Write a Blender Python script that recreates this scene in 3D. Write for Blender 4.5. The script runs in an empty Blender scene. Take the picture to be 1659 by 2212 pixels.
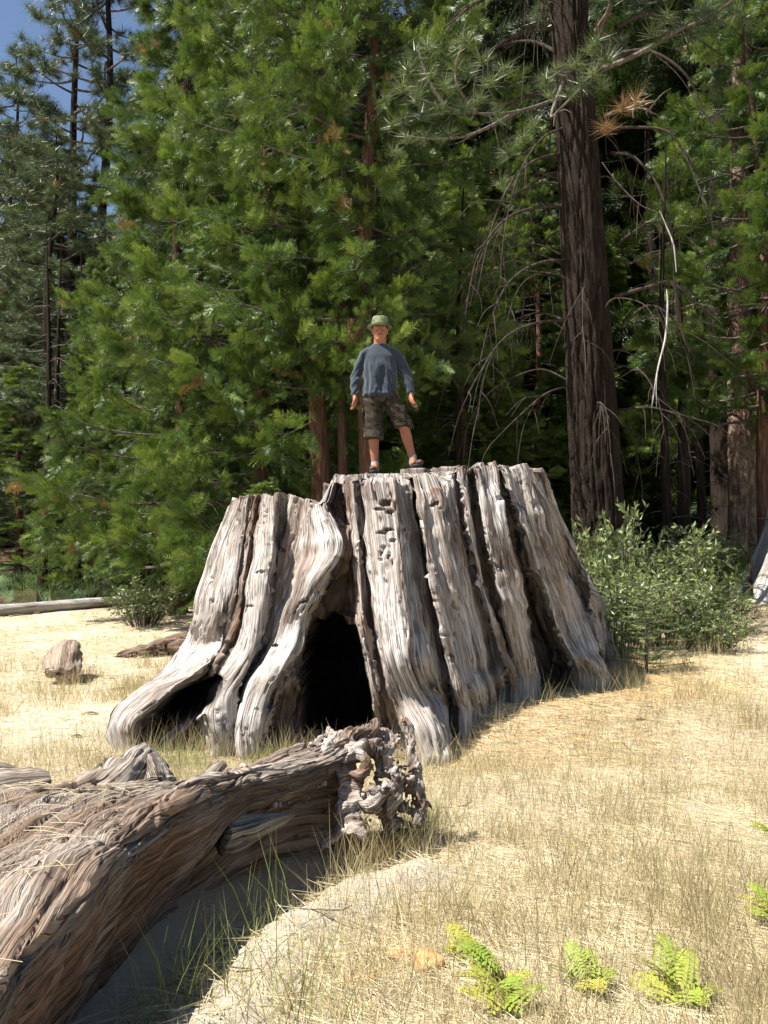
import bpy, math, random
import numpy as np
from mathutils import Vector, Matrix
R_ = np.random.RandomState
random.seed(7)
scene = bpy.context.scene
col = scene.collection
rad = math.radians

# ------------------------------------------------------------------ camera, sky, sun, exposure
EYE = 1.5
PITCH = rad(4.0)
cam_d = bpy.data.cameras.new("camera")
cam = bpy.data.objects.new("camera", cam_d); col.objects.link(cam)
cam.location = (0, 0, EYE); cam.rotation_euler = (rad(90) + PITCH, 0, 0)
cam_d.sensor_fit = 'VERTICAL'; cam_d.sensor_height = 36.0
cam_d.lens = 36.0 * 1916 / 2212
cam_d.clip_start = 0.05; cam_d.clip_end = 2000
scene.camera = cam

SUN_TO = Vector((-0.51, -0.17, 0.843)).normalized()      # towards the sun: high on the left
w = bpy.data.worlds.new("World"); scene.world = w; w.use_nodes = True
nt = w.node_tree
sky = nt.nodes.new("ShaderNodeTexSky"); sky.sky_type = 'NISHITA'; sky.sun_disc = False
sky.sun_elevation = math.asin(SUN_TO.z); sky.sun_rotation = math.atan2(SUN_TO.x, SUN_TO.y)
sky.altitude = 600; sky.air_density = 1.0; sky.dust_density = 0.8
nt.links.new(sky.outputs[0], nt.nodes["Background"].inputs[0])
nt.nodes["Background"].inputs[1].default_value = 0.058
sl = bpy.data.lights.new("sun", 'SUN'); sl.energy = 5.0; sl.angle = rad(0.53); sl.color = (1.0, 0.955, 0.88)
so = bpy.data.objects.new("sun", sl); col.objects.link(so)
so.rotation_euler = SUN_TO.to_track_quat('Z', 'Y').to_euler()
vs = scene.view_settings
scene.display_settings.display_device = 'sRGB'
vs.view_transform = 'Standard'; vs.look = 'None'; vs.gamma = 1.0; vs.use_curve_mapping = False
vs.exposure = 1.35
try:
    scene.cycles.max_bounces = 6; scene.cycles.diffuse_bounces = 2; scene.cycles.transmission_bounces = 4
    scene.cycles.transparent_max_bounces = 4; scene.cycles.sample_clamp_indirect = 4
except Exception: pass

# ------------------------------------------------------------------ helpers
SP, CP = math.sin(PITCH), math.cos(PITCH)
def at(px, py, Y):
    """real position at distance Y of a spot measured on the photograph (1659 wide)"""
    a = (np.asarray(px, float) - 829.5) / 1916; b = (1106 - np.asarray(py, float)) / 1916
    q = CP - b * SP
    return np.stack(np.broadcast_arrays(a * Y / q, Y + 0 * a, EYE + Y * (SP + b * CP) / q), -1)

_g = R_(11)
_perm = _g.permutation(512)
_grad = _g.normal(size=(512, 3)); _grad /= np.linalg.norm(_grad, axis=1)[:, None]
def perlin(x, y, z=0.0):
    x, y, z = np.broadcast_arrays(np.asarray(x, float), np.asarray(y, float), np.asarray(z, float))
    xi, yi, zi = np.floor(x).astype(int), np.floor(y).astype(int), np.floor(z).astype(int)
    xf, yf, zf = x - xi, y - yi, z - zi
    u, v, w_ = [t * t * t * (t * (t * 6 - 15) + 10) for t in (xf, yf, zf)]
    out = 0
    for dx in (0, 1):
        for dy in (0, 1):
            for dz in (0, 1):
                h = _perm[(_perm[(_perm[(xi + dx) & 511] + yi + dy) & 511] + zi + dz) & 511]
                g = _grad[h]
                d = g[..., 0] * (xf - dx) + g[..., 1] * (yf - dy) + g[..., 2] * (zf - dz)
                out = out + d * (u if dx else 1 - u) * (v if dy else 1 - v) * (w_ if dz else 1 - w_)
    return out * 1.5
def fbm(x, y, z=0.0, o=4):
    s, a, f = 0, 1.0, 1.0
    for i in range(o):
        s = s + a * perlin(np.asarray(x) * f + 17.3 * i, np.asarray(y) * f + 5.1 * i, np.asarray(z) * f); a *= .5; f *= 2.03
    return s
def sstep(a, b, x):
    t = np.clip((np.asarray(x, float) - a) / (b - a), 0, 1); return t * t * (3 - 2 * t)

def make_mesh(name, V, F, mat=None, parent=None, smooth=True, attrs=None, mats=None, midx=None):
    me = bpy.data.meshes.new(name)
    V = np.asarray(V, np.float32)
    Fs = F if isinstance(F, (list, tuple)) else [F]
    Fs = [np.asarray(f, np.int32) for f in Fs if len(f)]
    me.vertices.add(len(V)); me.vertices.foreach_set("co", V.ravel())
    nl = sum(f.size for f in Fs); nf = sum(len(f) for f in Fs)
    me.loops.add(nl); me.loops.foreach_set("vertex_index", np.concatenate([f.ravel() for f in Fs]))
    tot = np.concatenate([np.full(len(f), f.shape[1], np.int32) for f in Fs])
    st = np.concatenate([[0], np.cumsum(tot)[:-1]]).astype(np.int32)
    me.polygons.add(nf); me.polygons.foreach_set("loop_start", st); me.polygons.foreach_set("loop_total", tot)
    if smooth: me.polygons.foreach_set("use_smooth", np.ones(nf, bool))
    for k, a in (attrs or {}).items():
        a = np.asarray(a, np.float32)
        t = 'FLOAT_VECTOR' if a.ndim == 2 else 'FLOAT'
        at_ = me.attributes.new(k, t, 'POINT')
        at_.data.foreach_set("vector" if a.ndim == 2 else "value", a.ravel())
    me.update(calc_edges=True); me.validate()
    for m in (mats or ([mat] if mat else [])): me.materials.append(m)
    if midx is not None: me.polygons.foreach_set("material_index", np.asarray(midx, np.int32))
    o = bpy.data.objects.new(name, me); col.objects.link(o)
    if parent is not None: o.parent = parent
    return o
def tag(o, label=None, cat=None, group=None, kind=None):
    if label: o['label'] = label
    if cat: o['category'] = cat
    if group: o['group'] = group
    if kind: o['kind'] = kind
    return o
def empty(name, loc=(0, 0, 0), rz=0, **k):
    o = bpy.data.objects.new(name, None); col.objects.link(o); o.location = loc; o.rotation_euler = (0, 0, rz)
    o.empty_display_size = .1
    return tag(o, **k)
def copy_thing(root, loc, rz=0, sc=(1, 1, 1), **k):
    c = root.copy(); col.objects.link(c); c.location = loc; c.rotation_euler = (0, 0, rz); c.scale = sc
    for q in ('label', 'category', 'group', 'kind'):
        if k.get(q): c[q] = k[q]
    for ch in root.children:
        d = ch.copy(); col.objects.link(d); d.parent = c
        for g in ch.children:
            e = g.copy(); col.objects.link(e); e.parent = d
    return c
def grid_faces(n, m, wrap_m=False):
    i = np.arange(n - 1)[:, None]; j = np.arange(m if wrap_m else m - 1)[None, :]
    j2 = (j + 1) % m
    return np.stack([i * m + j, i * m + j2, (i + 1) * m + j2, (i + 1) * m + j], -1).reshape(-1, 4)
def cr(P, u):
    """Catmull-Rom through P (n,k) at u in 0..n-1"""
    P = np.asarray(P, float); n = len(P)
    Q = np.concatenate([[2 * P[0] - P[1]], P, [2 * P[-1] - P[-2]]])
    u = np.clip(np.asarray(u, float), 0, n - 1 - 1e-9); i = np.floor(u).astype(int)
    t = (u - i).reshape(-1, *([1] * (P.ndim - 1)))
    a, b, c, d = Q[i], Q[i + 1], Q[i + 2], Q[i + 3]
    return .5 * (2 * b + (c - a) * t + (2 * a - 5 * b + 4 * c - d) * t * t + (3 * b - a - 3 * c + d) * t ** 3)
def normals_grid(P):
    du = np.gradient(P, axis=0); dv = np.gradient(P, axis=1)
    n = np.cross(du, dv); return n / (np.linalg.norm(n, axis=-1, keepdims=True) + 1e-9)
def tube(pts, radii, nr=10, nl=40, flat=None, cap=True):
    """smooth tapering tube: returns V, F, (along, around, radius) per vertex"""
    pts = np.asarray(pts, float); u = np.linspace(0, len(pts) - 1, nl)
    C = cr(pts, u); r = np.interp(u, np.linspace(0, len(pts) - 1, len(radii)), radii)
    T = np.gradient(C, axis=0); T /= np.linalg.norm(T, axis=1)[:, None] + 1e-9
    up = np.array([0, 0, 1.]) if abs(T[0, 2]) < .9 else np.array([0, 1., 0])
    N = np.zeros_like(T); n0 = up - T[0] * np.dot(up, T[0]); n0 /= np.linalg.norm(n0); N[0] = n0
    for i in range(1, nl):
        q = N[i - 1] - T[i] * np.dot(N[i - 1], T[i]); N[i] = q / (np.linalg.norm(q) + 1e-9)
    B = np.cross(T, N)
    a = np.linspace(0, 2 * np.pi, nr, endpoint=False)
    fl = (1, 1) if flat is None else flat
    D = N[:, None] * (np.cos(a) * fl[0])[None, :, None] + B[:, None] * (np.sin(a) * fl[1])[None, :, None]
    L = np.concatenate([[0], np.cumsum(np.linalg.norm(np.diff(C, axis=0), axis=1))])
    V = C[:, None] + D * r[:, None, None]
    A = np.broadcast_to(a[None], V.shape[:2]); Ls = np.broadcast_to(L[:, None], V.shape[:2])
    return V, D, Ls, A, r, C
def join(parts):
    """parts: list of (V,F) -> V,F with same face size"""
    Vs, Fs, o = [], [], 0
    for V, F in parts:
        Vs.append(V); Fs.append(np.asarray(F) + o); o += len(V)
    return np.concatenate(Vs), np.concatenate(Fs)
def wood_tube(pts, radii, nr=14, nl=60, seed=0, amp=.12, twist=1.0, flat=None):
    V, D, L, A, r, C = tube(pts, radii, nr, nl, flat)
    rr = r[:, None]
    ph = A + twist * L / (r.mean() * 6 + 1e-6)
    x, y = np.cos(ph), np.sin(ph)
    n1 = fbm(x * 1.1 + seed * 3.7, y * 1.1, L / (r.mean() * 5), 3)
    n2 = fbm(x * 4 + seed, y * 4, L / (r.mean() * 9), 2)
    n3 = np.abs(fbm(x * 3.1 + seed, y * 3.1 + 5, L / (r.mean() * 7), 2))
    V = V + D * (rr * (amp * 1.6 * n1 + amp * n2 - amp * .6 * np.exp(-(n3 / .09) ** 2)))[..., None]
    V[0] = V[0] * .5 + C[0] * .5; V[-1] = V[-1] * .3 + C[-1] * .7
    F = grid_faces(nl, nr, True)
    G = np.stack([ph * r.mean() * 1.0, L, np.zeros_like(L)], -1).reshape(-1, 3)
    return V.reshape(-1, 3), F, G
def simple_tube(pts, radii, nr=6, nl=10):
    V, D, L, A, r, C = tube(pts, radii, nr, nl); return V.reshape(-1, 3), grid_faces(nl, nr, True)
def scatter(tmpl_V, tmpl_F, pos, X, Y, Z, scale):
    """copies of a small template: X,Y,Z (m,3) frames"""
    Vt = np.asarray(tmpl_V, float); m = len(pos)
    M = np.stack([X, Y, Z], -1) * np.asarray(scale).reshape(-1, 1, 1)
    V = np.einsum('mij,kj->mki', M, Vt) + np.asarray(pos)[:, None]
    F = np.asarray(tmpl_F)[None] + (np.arange(m) * len(Vt))[:, None, None]
    return V.reshape(-1, 3), F.reshape(-1, F.shape[-1])
def frames(axis, rs, up=None, spin=None):
    axis = axis / (np.linalg.norm(axis, axis=1, keepdims=True) + 1e-9)
    r = rs.normal(size=axis.shape) if up is None else up
    n = np.cross(axis, r); n /= np.linalg.norm(n, axis=1, keepdims=True) + 1e-9
    b = np.cross(n, axis)
    return axis, b, n

# ------------------------------------------------------------------ materials
def new_mat(name):
    m = bpy.data.materials.new(name); m.use_nodes = True
    b = m.node_tree.nodes["Principled BSDF"]; return m, m.node_tree, b
def N(nt, t, **k):
    n = nt.nodes.new(t)
    for a, b in k.items(): setattr(n, a, b)
    return n
def ramp(nt, fac, stops, interp='LINEAR'):
    r = N(nt, "ShaderNodeValToRGB"); r.color_ramp.interpolation = interp
    e = r.color_ramp.elements
    while len(e) < len(stops): e.new(.5)
    for q, (p, c) in zip(e, stops): q.position = p; q.color = (*c, 1)
    nt.links.new(fac, r.inputs[0]); return r.outputs[0]
def noise(nt, vec, scale, detail=4, rough=.6, sc3=None, out=0, dist=0):
    if sc3:
        mp = N(nt, "ShaderNodeMapping"); mp.inputs['Scale'].default_value = sc3; nt.links.new(vec, mp.inputs[0]); vec = mp.outputs[0]
    n = N(nt, "ShaderNodeTexNoise"); n.inputs['Scale'].default_value = scale; n.inputs['Detail'].default_value = detail
    n.inputs['Roughness'].default_value = rough; n.inputs['Distortion'].default_value = dist
    nt.links.new(vec, n.inputs[0]); return n.outputs[out]
def mixc(nt, f, a, b, mode='MIX'):
    m = N(nt, "ShaderNodeMix"); m.data_type = 'RGBA'; m.blend_type = mode
    for s, v in ((0, f), (6, a), (7, b)):
        if hasattr(v, 'links') or hasattr(v, 'is_linked'): nt.links.new(v, m.inputs[s])
        else: m.inputs[s].default_value = v if s == 0 else (*v, 1)
    return m.outputs[2]
def math_(nt, op, a, b=None):
    m = N(nt, "ShaderNodeMath"); m.operation = op
    for i, v in enumerate((a, b)):
        if v is None: continue
        if hasattr(v, 'is_linked'): nt.links.new(v, m.inputs[i])
        else: m.inputs[i].default_value = v
    return m.outputs[0]
def attr(nt, name, out='Fac'):
    a = N(nt, "ShaderNodeAttribute"); a.attribute_name = name; return a.outputs[out]
def bump(nt, bsdf, h, strength, dist):
    b = N(nt, "ShaderNodeBump"); b.inputs['Strength'].default_value = strength; b.inputs['Distance'].default_value = dist
    nt.links.new(h, b.inputs['Height']); nt.links.new(b.outputs[0], bsdf.inputs['Normal'])

def wood_material(name, light, mid, brown, k=1.0, bstr=.8, lichen=None):
    m, nt, b = new_mat(name)
    g = attr(nt, 'grain', 'Vector'); rot = attr(nt, 'rot'); char_dark = attr(nt, 'char_dark')
    geo = N(nt, "ShaderNodeNewGeometry").outputs['Position']
    streak = noise(nt, g, 1.0, 6, .62, (38 * k, .55 * k, 1))
    fine = noise(nt, g, 1.0, 4, .6, (170 * k, 2.6 * k, 1), dist=.1)
    patch = noise(nt, geo, 2.3, 4, .6)
    c = ramp(nt, streak, [(.28, brown), (.44, mid), (.58, light), (.78, tuple(min(1, v * 1.12) for v in light))])
    c2 = ramp(nt, fine, [(.34, tuple(v * .35 for v in brown)), (.45, mid), (.7, light)])
    c = mixc(nt, .45, c, c2)
    pf = ramp(nt, patch, [(.42, (0, 0, 0)), (.62, (1, 1, 1))])
    c = mixc(nt, math_(nt, 'MULTIPLY', pf, .38), c, tuple(v * f for v, f in zip(mid, (1.0, .86, .70))))
    if lichen:
        lf = ramp(nt, noise(nt, geo, 6.0, 6, .7), [(.56, (0, 0, 0)), (.63, (1, 1, 1))])
        c = mixc(nt, math_(nt, 'MULTIPLY', lf, .55), c, lichen)
    st_ = ramp(nt, noise(nt, g, 1.0, 4, .6, (7 * k, .6 * k, 5), dist=.3), [(.49, (0, 0, 0)), (.64, (1, 1, 1))])
    c = mixc(nt, math_(nt, 'MULTIPLY', st_, .68), c, (.125, .07, .042))
    rc = ramp(nt, streak, [(.3, (.07, .035, .018)), (.5, (.17, .095, .055)), (.7, (.30, .20, .13))])
    c = mixc(nt, rot, c, rc)
    ck = noise(nt, g, 1.0, 3, .55, (60 * k, .9 * k, 3), dist=.1)
    ck2 = noise(nt, g, 1.0, 2, .5, (17 * k, .4 * k, 7), dist=.15)
    c1 = ramp(nt, math_(nt, 'ABSOLUTE', math_(nt, 'SUBTRACT', ck, .5)), [(.0, (1, 1, 1)), (.022, (0, 0, 0))])
    c2_ = ramp(nt, math_(nt, 'ABSOLUTE', math_(nt, 'SUBTRACT', ck2, .5)), [(.0, (1, 1, 1)), (.012, (0, 0, 0))])
    crk = math_(nt, 'MULTIPLY', math_(nt, 'MAXIMUM', c1, c2_), ramp(nt, noise(nt, geo, 3.5, 3, .5), [(.36, (.25, .25, .25)), (.55, (1, 1, 1))]))
    c = mixc(nt, math_(nt, 'MULTIPLY', crk, .72), c, (.045, .03, .022))
    c = mixc(nt, char_dark, c, (.018, .014, .012))
    nt.links.new(c, b.inputs['Base Color']); b.inputs['Roughness'].default_value = .82
    b.inputs['Specular IOR Level'].default_value = .25
    h = math_(nt, 'SUBTRACT', math_(nt, 'ADD', math_(nt, 'MULTIPLY', streak, .6), math_(nt, 'MULTIPLY', fine, .7)), math_(nt, 'MULTIPLY', crk, .9))
    bump(nt, b, h, bstr, .02)
    return m
M_STUMP = wood_material("weathered_wood", (.66, .635, .615), (.36, .325, .295), (.17, .12, .085))
M_LOG = wood_material("driftwood", (.46, .42, .375), (.28, .225, .18), (.12, .075, .05), k=.9, bstr=1.0, lichen=(.33, .34, .29))
M_GREY = wood_material("silver_wood", (.58, .57, .55), (.38, .36, .34), (.2, .17, .14))
M_CHUNK = wood_material("bleached_wood", (.52, .45, .37), (.36, .28, .21), (.18, .11, .07))

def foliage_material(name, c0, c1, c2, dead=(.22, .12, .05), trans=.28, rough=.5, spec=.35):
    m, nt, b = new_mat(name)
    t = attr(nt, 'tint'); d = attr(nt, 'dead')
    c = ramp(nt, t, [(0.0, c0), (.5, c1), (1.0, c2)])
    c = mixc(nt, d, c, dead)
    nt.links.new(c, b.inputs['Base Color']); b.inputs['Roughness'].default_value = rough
    b.inputs['Specular IOR Level'].default_value = spec
    tr = N(nt, "ShaderNodeBsdfTranslucent")
    nt.links.new(mixc(nt, .25, c, (.30, .42, .05), 'MIX'), tr.inputs[0])
    mx = N(nt, "ShaderNodeMixShader"); mx.inputs[0].default_value = trans
    nt.links.new(b.outputs[0], mx.inputs[1]); nt.links.new(tr.outputs[0], mx.inputs[2])
    nt.links.new(mx.outputs[0], nt.nodes["Material Output"].inputs[0])
    return m
M_CEDAR = foliage_material("cedar_foliage", (.020, .044, .010), (.082, .142, .025), (.22, .285, .048), rough=.45, spec=.35, trans=.22)
M_FIR = foliage_material("dark_fir_foliage", (.010, .022, .008), (.028, .050, .014), (.075, .11, .028), rough=.5, spec=.3, trans=.12)
M_PINE = foliage_material("pine_needles", (.026, .046, .026), (.062, .094, .045), (.13, .17, .065), dead=(.24, .13, .06), trans=.15, rough=.4, spec=.5)
M_LEAF = foliage_material("willow_leaves", (.06, .09, .03), (.14, .19, .06), (.28, .33, .12), rough=.4, spec=.5)
M_FERN = foliage_material("bracken_green", (.16, .25, .04), (.32, .40, .06), (.50, .46, .09), trans=.4)
M_FERNDARK = foliage_material("bracken_bluish", (.07, .13, .06), (.13, .21, .09), (.24, .32, .12), trans=.3)  # bluish green bracken tone for the band behind the fallen log
M_GRASS = foliage_material("dry_grass_blades", (.33, .29, .14), (.52, .43, .24), (.72, .63, .45), dead=(.42, .31, .18), trans=.25, rough=.6, spec=.2)

def bark_material(name, dark, light, sc, bstr=1.0, ratio=1.3, fis=.45):
    m, nt, b = new_mat(name)
    g = attr(nt, 'grain', 'Vector')
    n1 = noise(nt, g, 1.0, 6, .65, (sc * 9, sc * ratio, 1))
    n2 = noise(nt, g, 1.0, 5, .7, (sc * 30, sc * 14, 1))
    c = ramp(nt, n1, [(.36, tuple(v * fis for v in dark)), (.47, dark), (.62, light)])
    c = mixc(nt, .35, c, ramp(nt, n2, [(.35, dark), (.65, light)]))
    nt.links.new(c, b.inputs['Base Color']); b.inputs['Roughness'].default_value = .9; b.inputs['Specular IOR Level'].default_value = .15
    bump(nt, b, math_(nt, 'ADD', n1, math_(nt, 'MULTIPLY', n2, .4)), bstr, .05)
    return m
M_BARKC = bark_material("cedar_bark", (.10, .05, .033), (.24, .13, .085), 2.0)
M_BARKP = bark_material("pine_bark", (.016, .011, .008), (.040, .027, .019), 1.6)
M_BARKY = bark_material("plated_pine_bark", (.13, .08, .055), (.42, .31, .23), 1.3, 1.4, 3.2, .12)
M_TWIG = bark_material("grey_twig", (.07, .055, .045), (.20, .17, .145), 3.0, .3)
M_TWIGW = bark_material("pale_dead_twig", (.30, .28, .26), (.58, .56, .54), 3.0, .3)
def plain(name, c, rough=.8, spec=.3, nz=None):
    m, nt, b = new_mat(name)
    b.inputs['Roughness'].default_value = rough; b.inputs['Specular IOR Level'].default_value = spec
    if nz:
        tc = N(nt, "ShaderNodeNewGeometry").outputs['Position']
        f = noise(nt, tc, nz[0], 5, .6)
        nt.links.new(ramp(nt, f, [(.35, c), (.65, nz[1])]), b.inputs['Base Color'])
        bump(nt, b, f, .4, .01)
    else: b.inputs['Base Color'].default_value = (*c, 1)
    return m
# ------------------------------------------------------------------ terrain
def seg_dist(x, y, pts):
    d = np.full(np.shape(x), 1e9)
    for (ax, ay), (bx, by) in zip(pts[:-1], pts[1:]):
        vx, vy = bx - ax, by - ay
        t = np.clip(((x - ax) * vx + (y - ay) * vy) / (vx * vx + vy * vy), 0, 1)
        d = np.minimum(d, np.hypot(x - ax - t * vx, y - ay - t * vy))
    return d
BANK = [(-.62, 2.3), (-.55, 3.1), (-.42, 3.7), (-.12, 4.2), (.15, 4.45)]
def tz(x, y):
    x = np.asarray(x, float); y = np.asarray(y, float)
    yy = np.maximum(y - 8, 0); z = .016 * yy ** 1.6
    z = np.where(yy > 26, .016 * 26 ** 1.6 + (yy - 26) * .16, z)
    z = z + np.where(x > 0, .095, .07) * np.clip(x, -1.0, 14) * sstep(8, 16, y)
    z = z + .035 * fbm(x * .45, y * .45, 1.3, 3) + .018 * fbm(x * 2.1, y * 2.1, 4.4, 3) * sstep(40, 12, y)
    z = z + .38 * sstep(.3, 1.0, x) * sstep(6.9, 8.2, y) * (1 - .5 * sstep(9.5, 13, y))
    d = seg_dist(x, y, BANK)
    z = z + .10 * np.exp(-(d / .22) ** 2) * (1 + .5 * fbm(x * 4.5, y * 4.5, 9.1, 3))
    d2 = seg_dist(x, y, [(-.95, 1.0), (-.92, 3.3), (-.62, 4.15), (-.1, 4.75)])
    z = z - .12 * np.exp(-(d2 / .2) ** 2)
    z = z - .05 * np.exp(-(((x - .05) / 2.7) ** 2 + ((y - 9.7) / 2.7) ** 2) ** 3)
    return z
def axis_pts(segs):
    out = [segs[0][0]]
    for a, b, s in segs:
        n = max(1, int(round((b - a) / s))); out += list(np.linspace(a, b, n + 1)[1:])
    return np.array(out)
gx = axis_pts([(-400, -80, 40), (-80, -20, 5), (-20, -7, .8), (-7, -3.4, .16), (-3.4, 3.6, .045), (3.6, 8, .2), (8, 20, .8), (20, 80, 5), (80, 400, 40)])
gy = axis_pts([(-60, -4, 8), (-4, 1.4, .5), (1.4, 5.8, .04), (5.8, 9, .06), (9, 16, .14), (16, 30, .5), (30, 80, 3), (80, 500, 40)])
GX, GY = np.meshgrid(gx, gy, indexing='ij')
GZ = tz(GX, GY)
fine = sstep(7.5, 4, GY) * sstep(4, 3, np.abs(GX)) * .016
GZ = GZ + fine * fbm(GX * 14, GY * 14, 2, 3)
GV = np.stack([GX, GY, GZ], -1).reshape(-1, 3)
def bare(x, y):
    """0 grassy .. 1 bare dirt"""
    b = sstep(-.05, .35, fbm(x * .5 + 3, y * .5, 8.1, 3)) * .5
    b = np.maximum(b, np.exp(-(seg_dist(x, y, BANK) / (.27 + .10 * fbm(x * 5, y * 5, 2, 2))) ** 2) * 1.1)
    b = np.maximum(b, .9 * np.exp(-(((x + .1) / .6) ** 2 + ((y - 2.75) / .5) ** 2)))
    b = np.maximum(b, .85 * np.exp(-(((x + 3.1) / 1.2) ** 2 + ((y - 9.0) / 2.0) ** 2)))
    return np.clip(b, 0, 1)
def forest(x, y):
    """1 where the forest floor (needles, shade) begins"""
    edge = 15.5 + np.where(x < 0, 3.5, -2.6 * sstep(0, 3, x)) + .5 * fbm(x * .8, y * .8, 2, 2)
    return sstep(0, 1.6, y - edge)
gm, gnt, gb = new_mat("meadow_ground")
pos = N(gnt, "ShaderNodeNewGeometry").outputs['Position']
n1 = noise(gnt, pos, 3.0, 8, .7); n2 = noise(gnt, pos, 45.0, 6, .75)
strw = noise(gnt, pos, 1.0, 5, .7, (160, 30, 30), dist=1.6); strw2 = noise(gnt, pos, 1.0, 5, .7, (30, 160, 30), dist=1.6)
dirt = ramp(gnt, n2, [(.25, (.42, .35, .25)), (.5, (.66, .58, .45)), (.72, (.80, .73, .60))])
straw = ramp(gnt, strw, [(.34, (.22, .16, .10)), (.47, (.47, .38, .25)), (.66, (.70, .61, .46))])
straw = mixc(gnt, .5, straw, ramp(gnt, strw2, [(.34, (.24, .175, .11)), (.47, (.50, .41, .28)), (.66, (.72, .63, .48))]))
cc = mixc(gnt, attr(gnt, 'bare'), straw, dirt)
cc = mixc(gnt, math_(gnt, 'MULTIPLY', ramp(gnt, n1, [(.45, (0, 0, 0)), (.7, (1, 1, 1))]), .3), cc, (.42, .33, .22))
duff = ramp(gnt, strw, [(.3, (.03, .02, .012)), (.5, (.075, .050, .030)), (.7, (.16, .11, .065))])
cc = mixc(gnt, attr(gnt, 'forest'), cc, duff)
gnt.links.new(cc, gb.inputs['Base Color']); gb.inputs['Roughness'].default_value = .95; gb.inputs['Specular IOR Level'].default_value = .1
bump(gnt, gb, math_(gnt, 'ADD', math_(gnt, 'ADD', strw, strw2), n2), 1.0, .012)
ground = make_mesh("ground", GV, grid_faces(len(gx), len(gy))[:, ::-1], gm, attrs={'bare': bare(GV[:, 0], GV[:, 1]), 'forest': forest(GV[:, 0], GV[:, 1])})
tag(ground, kind='structure')

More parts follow.
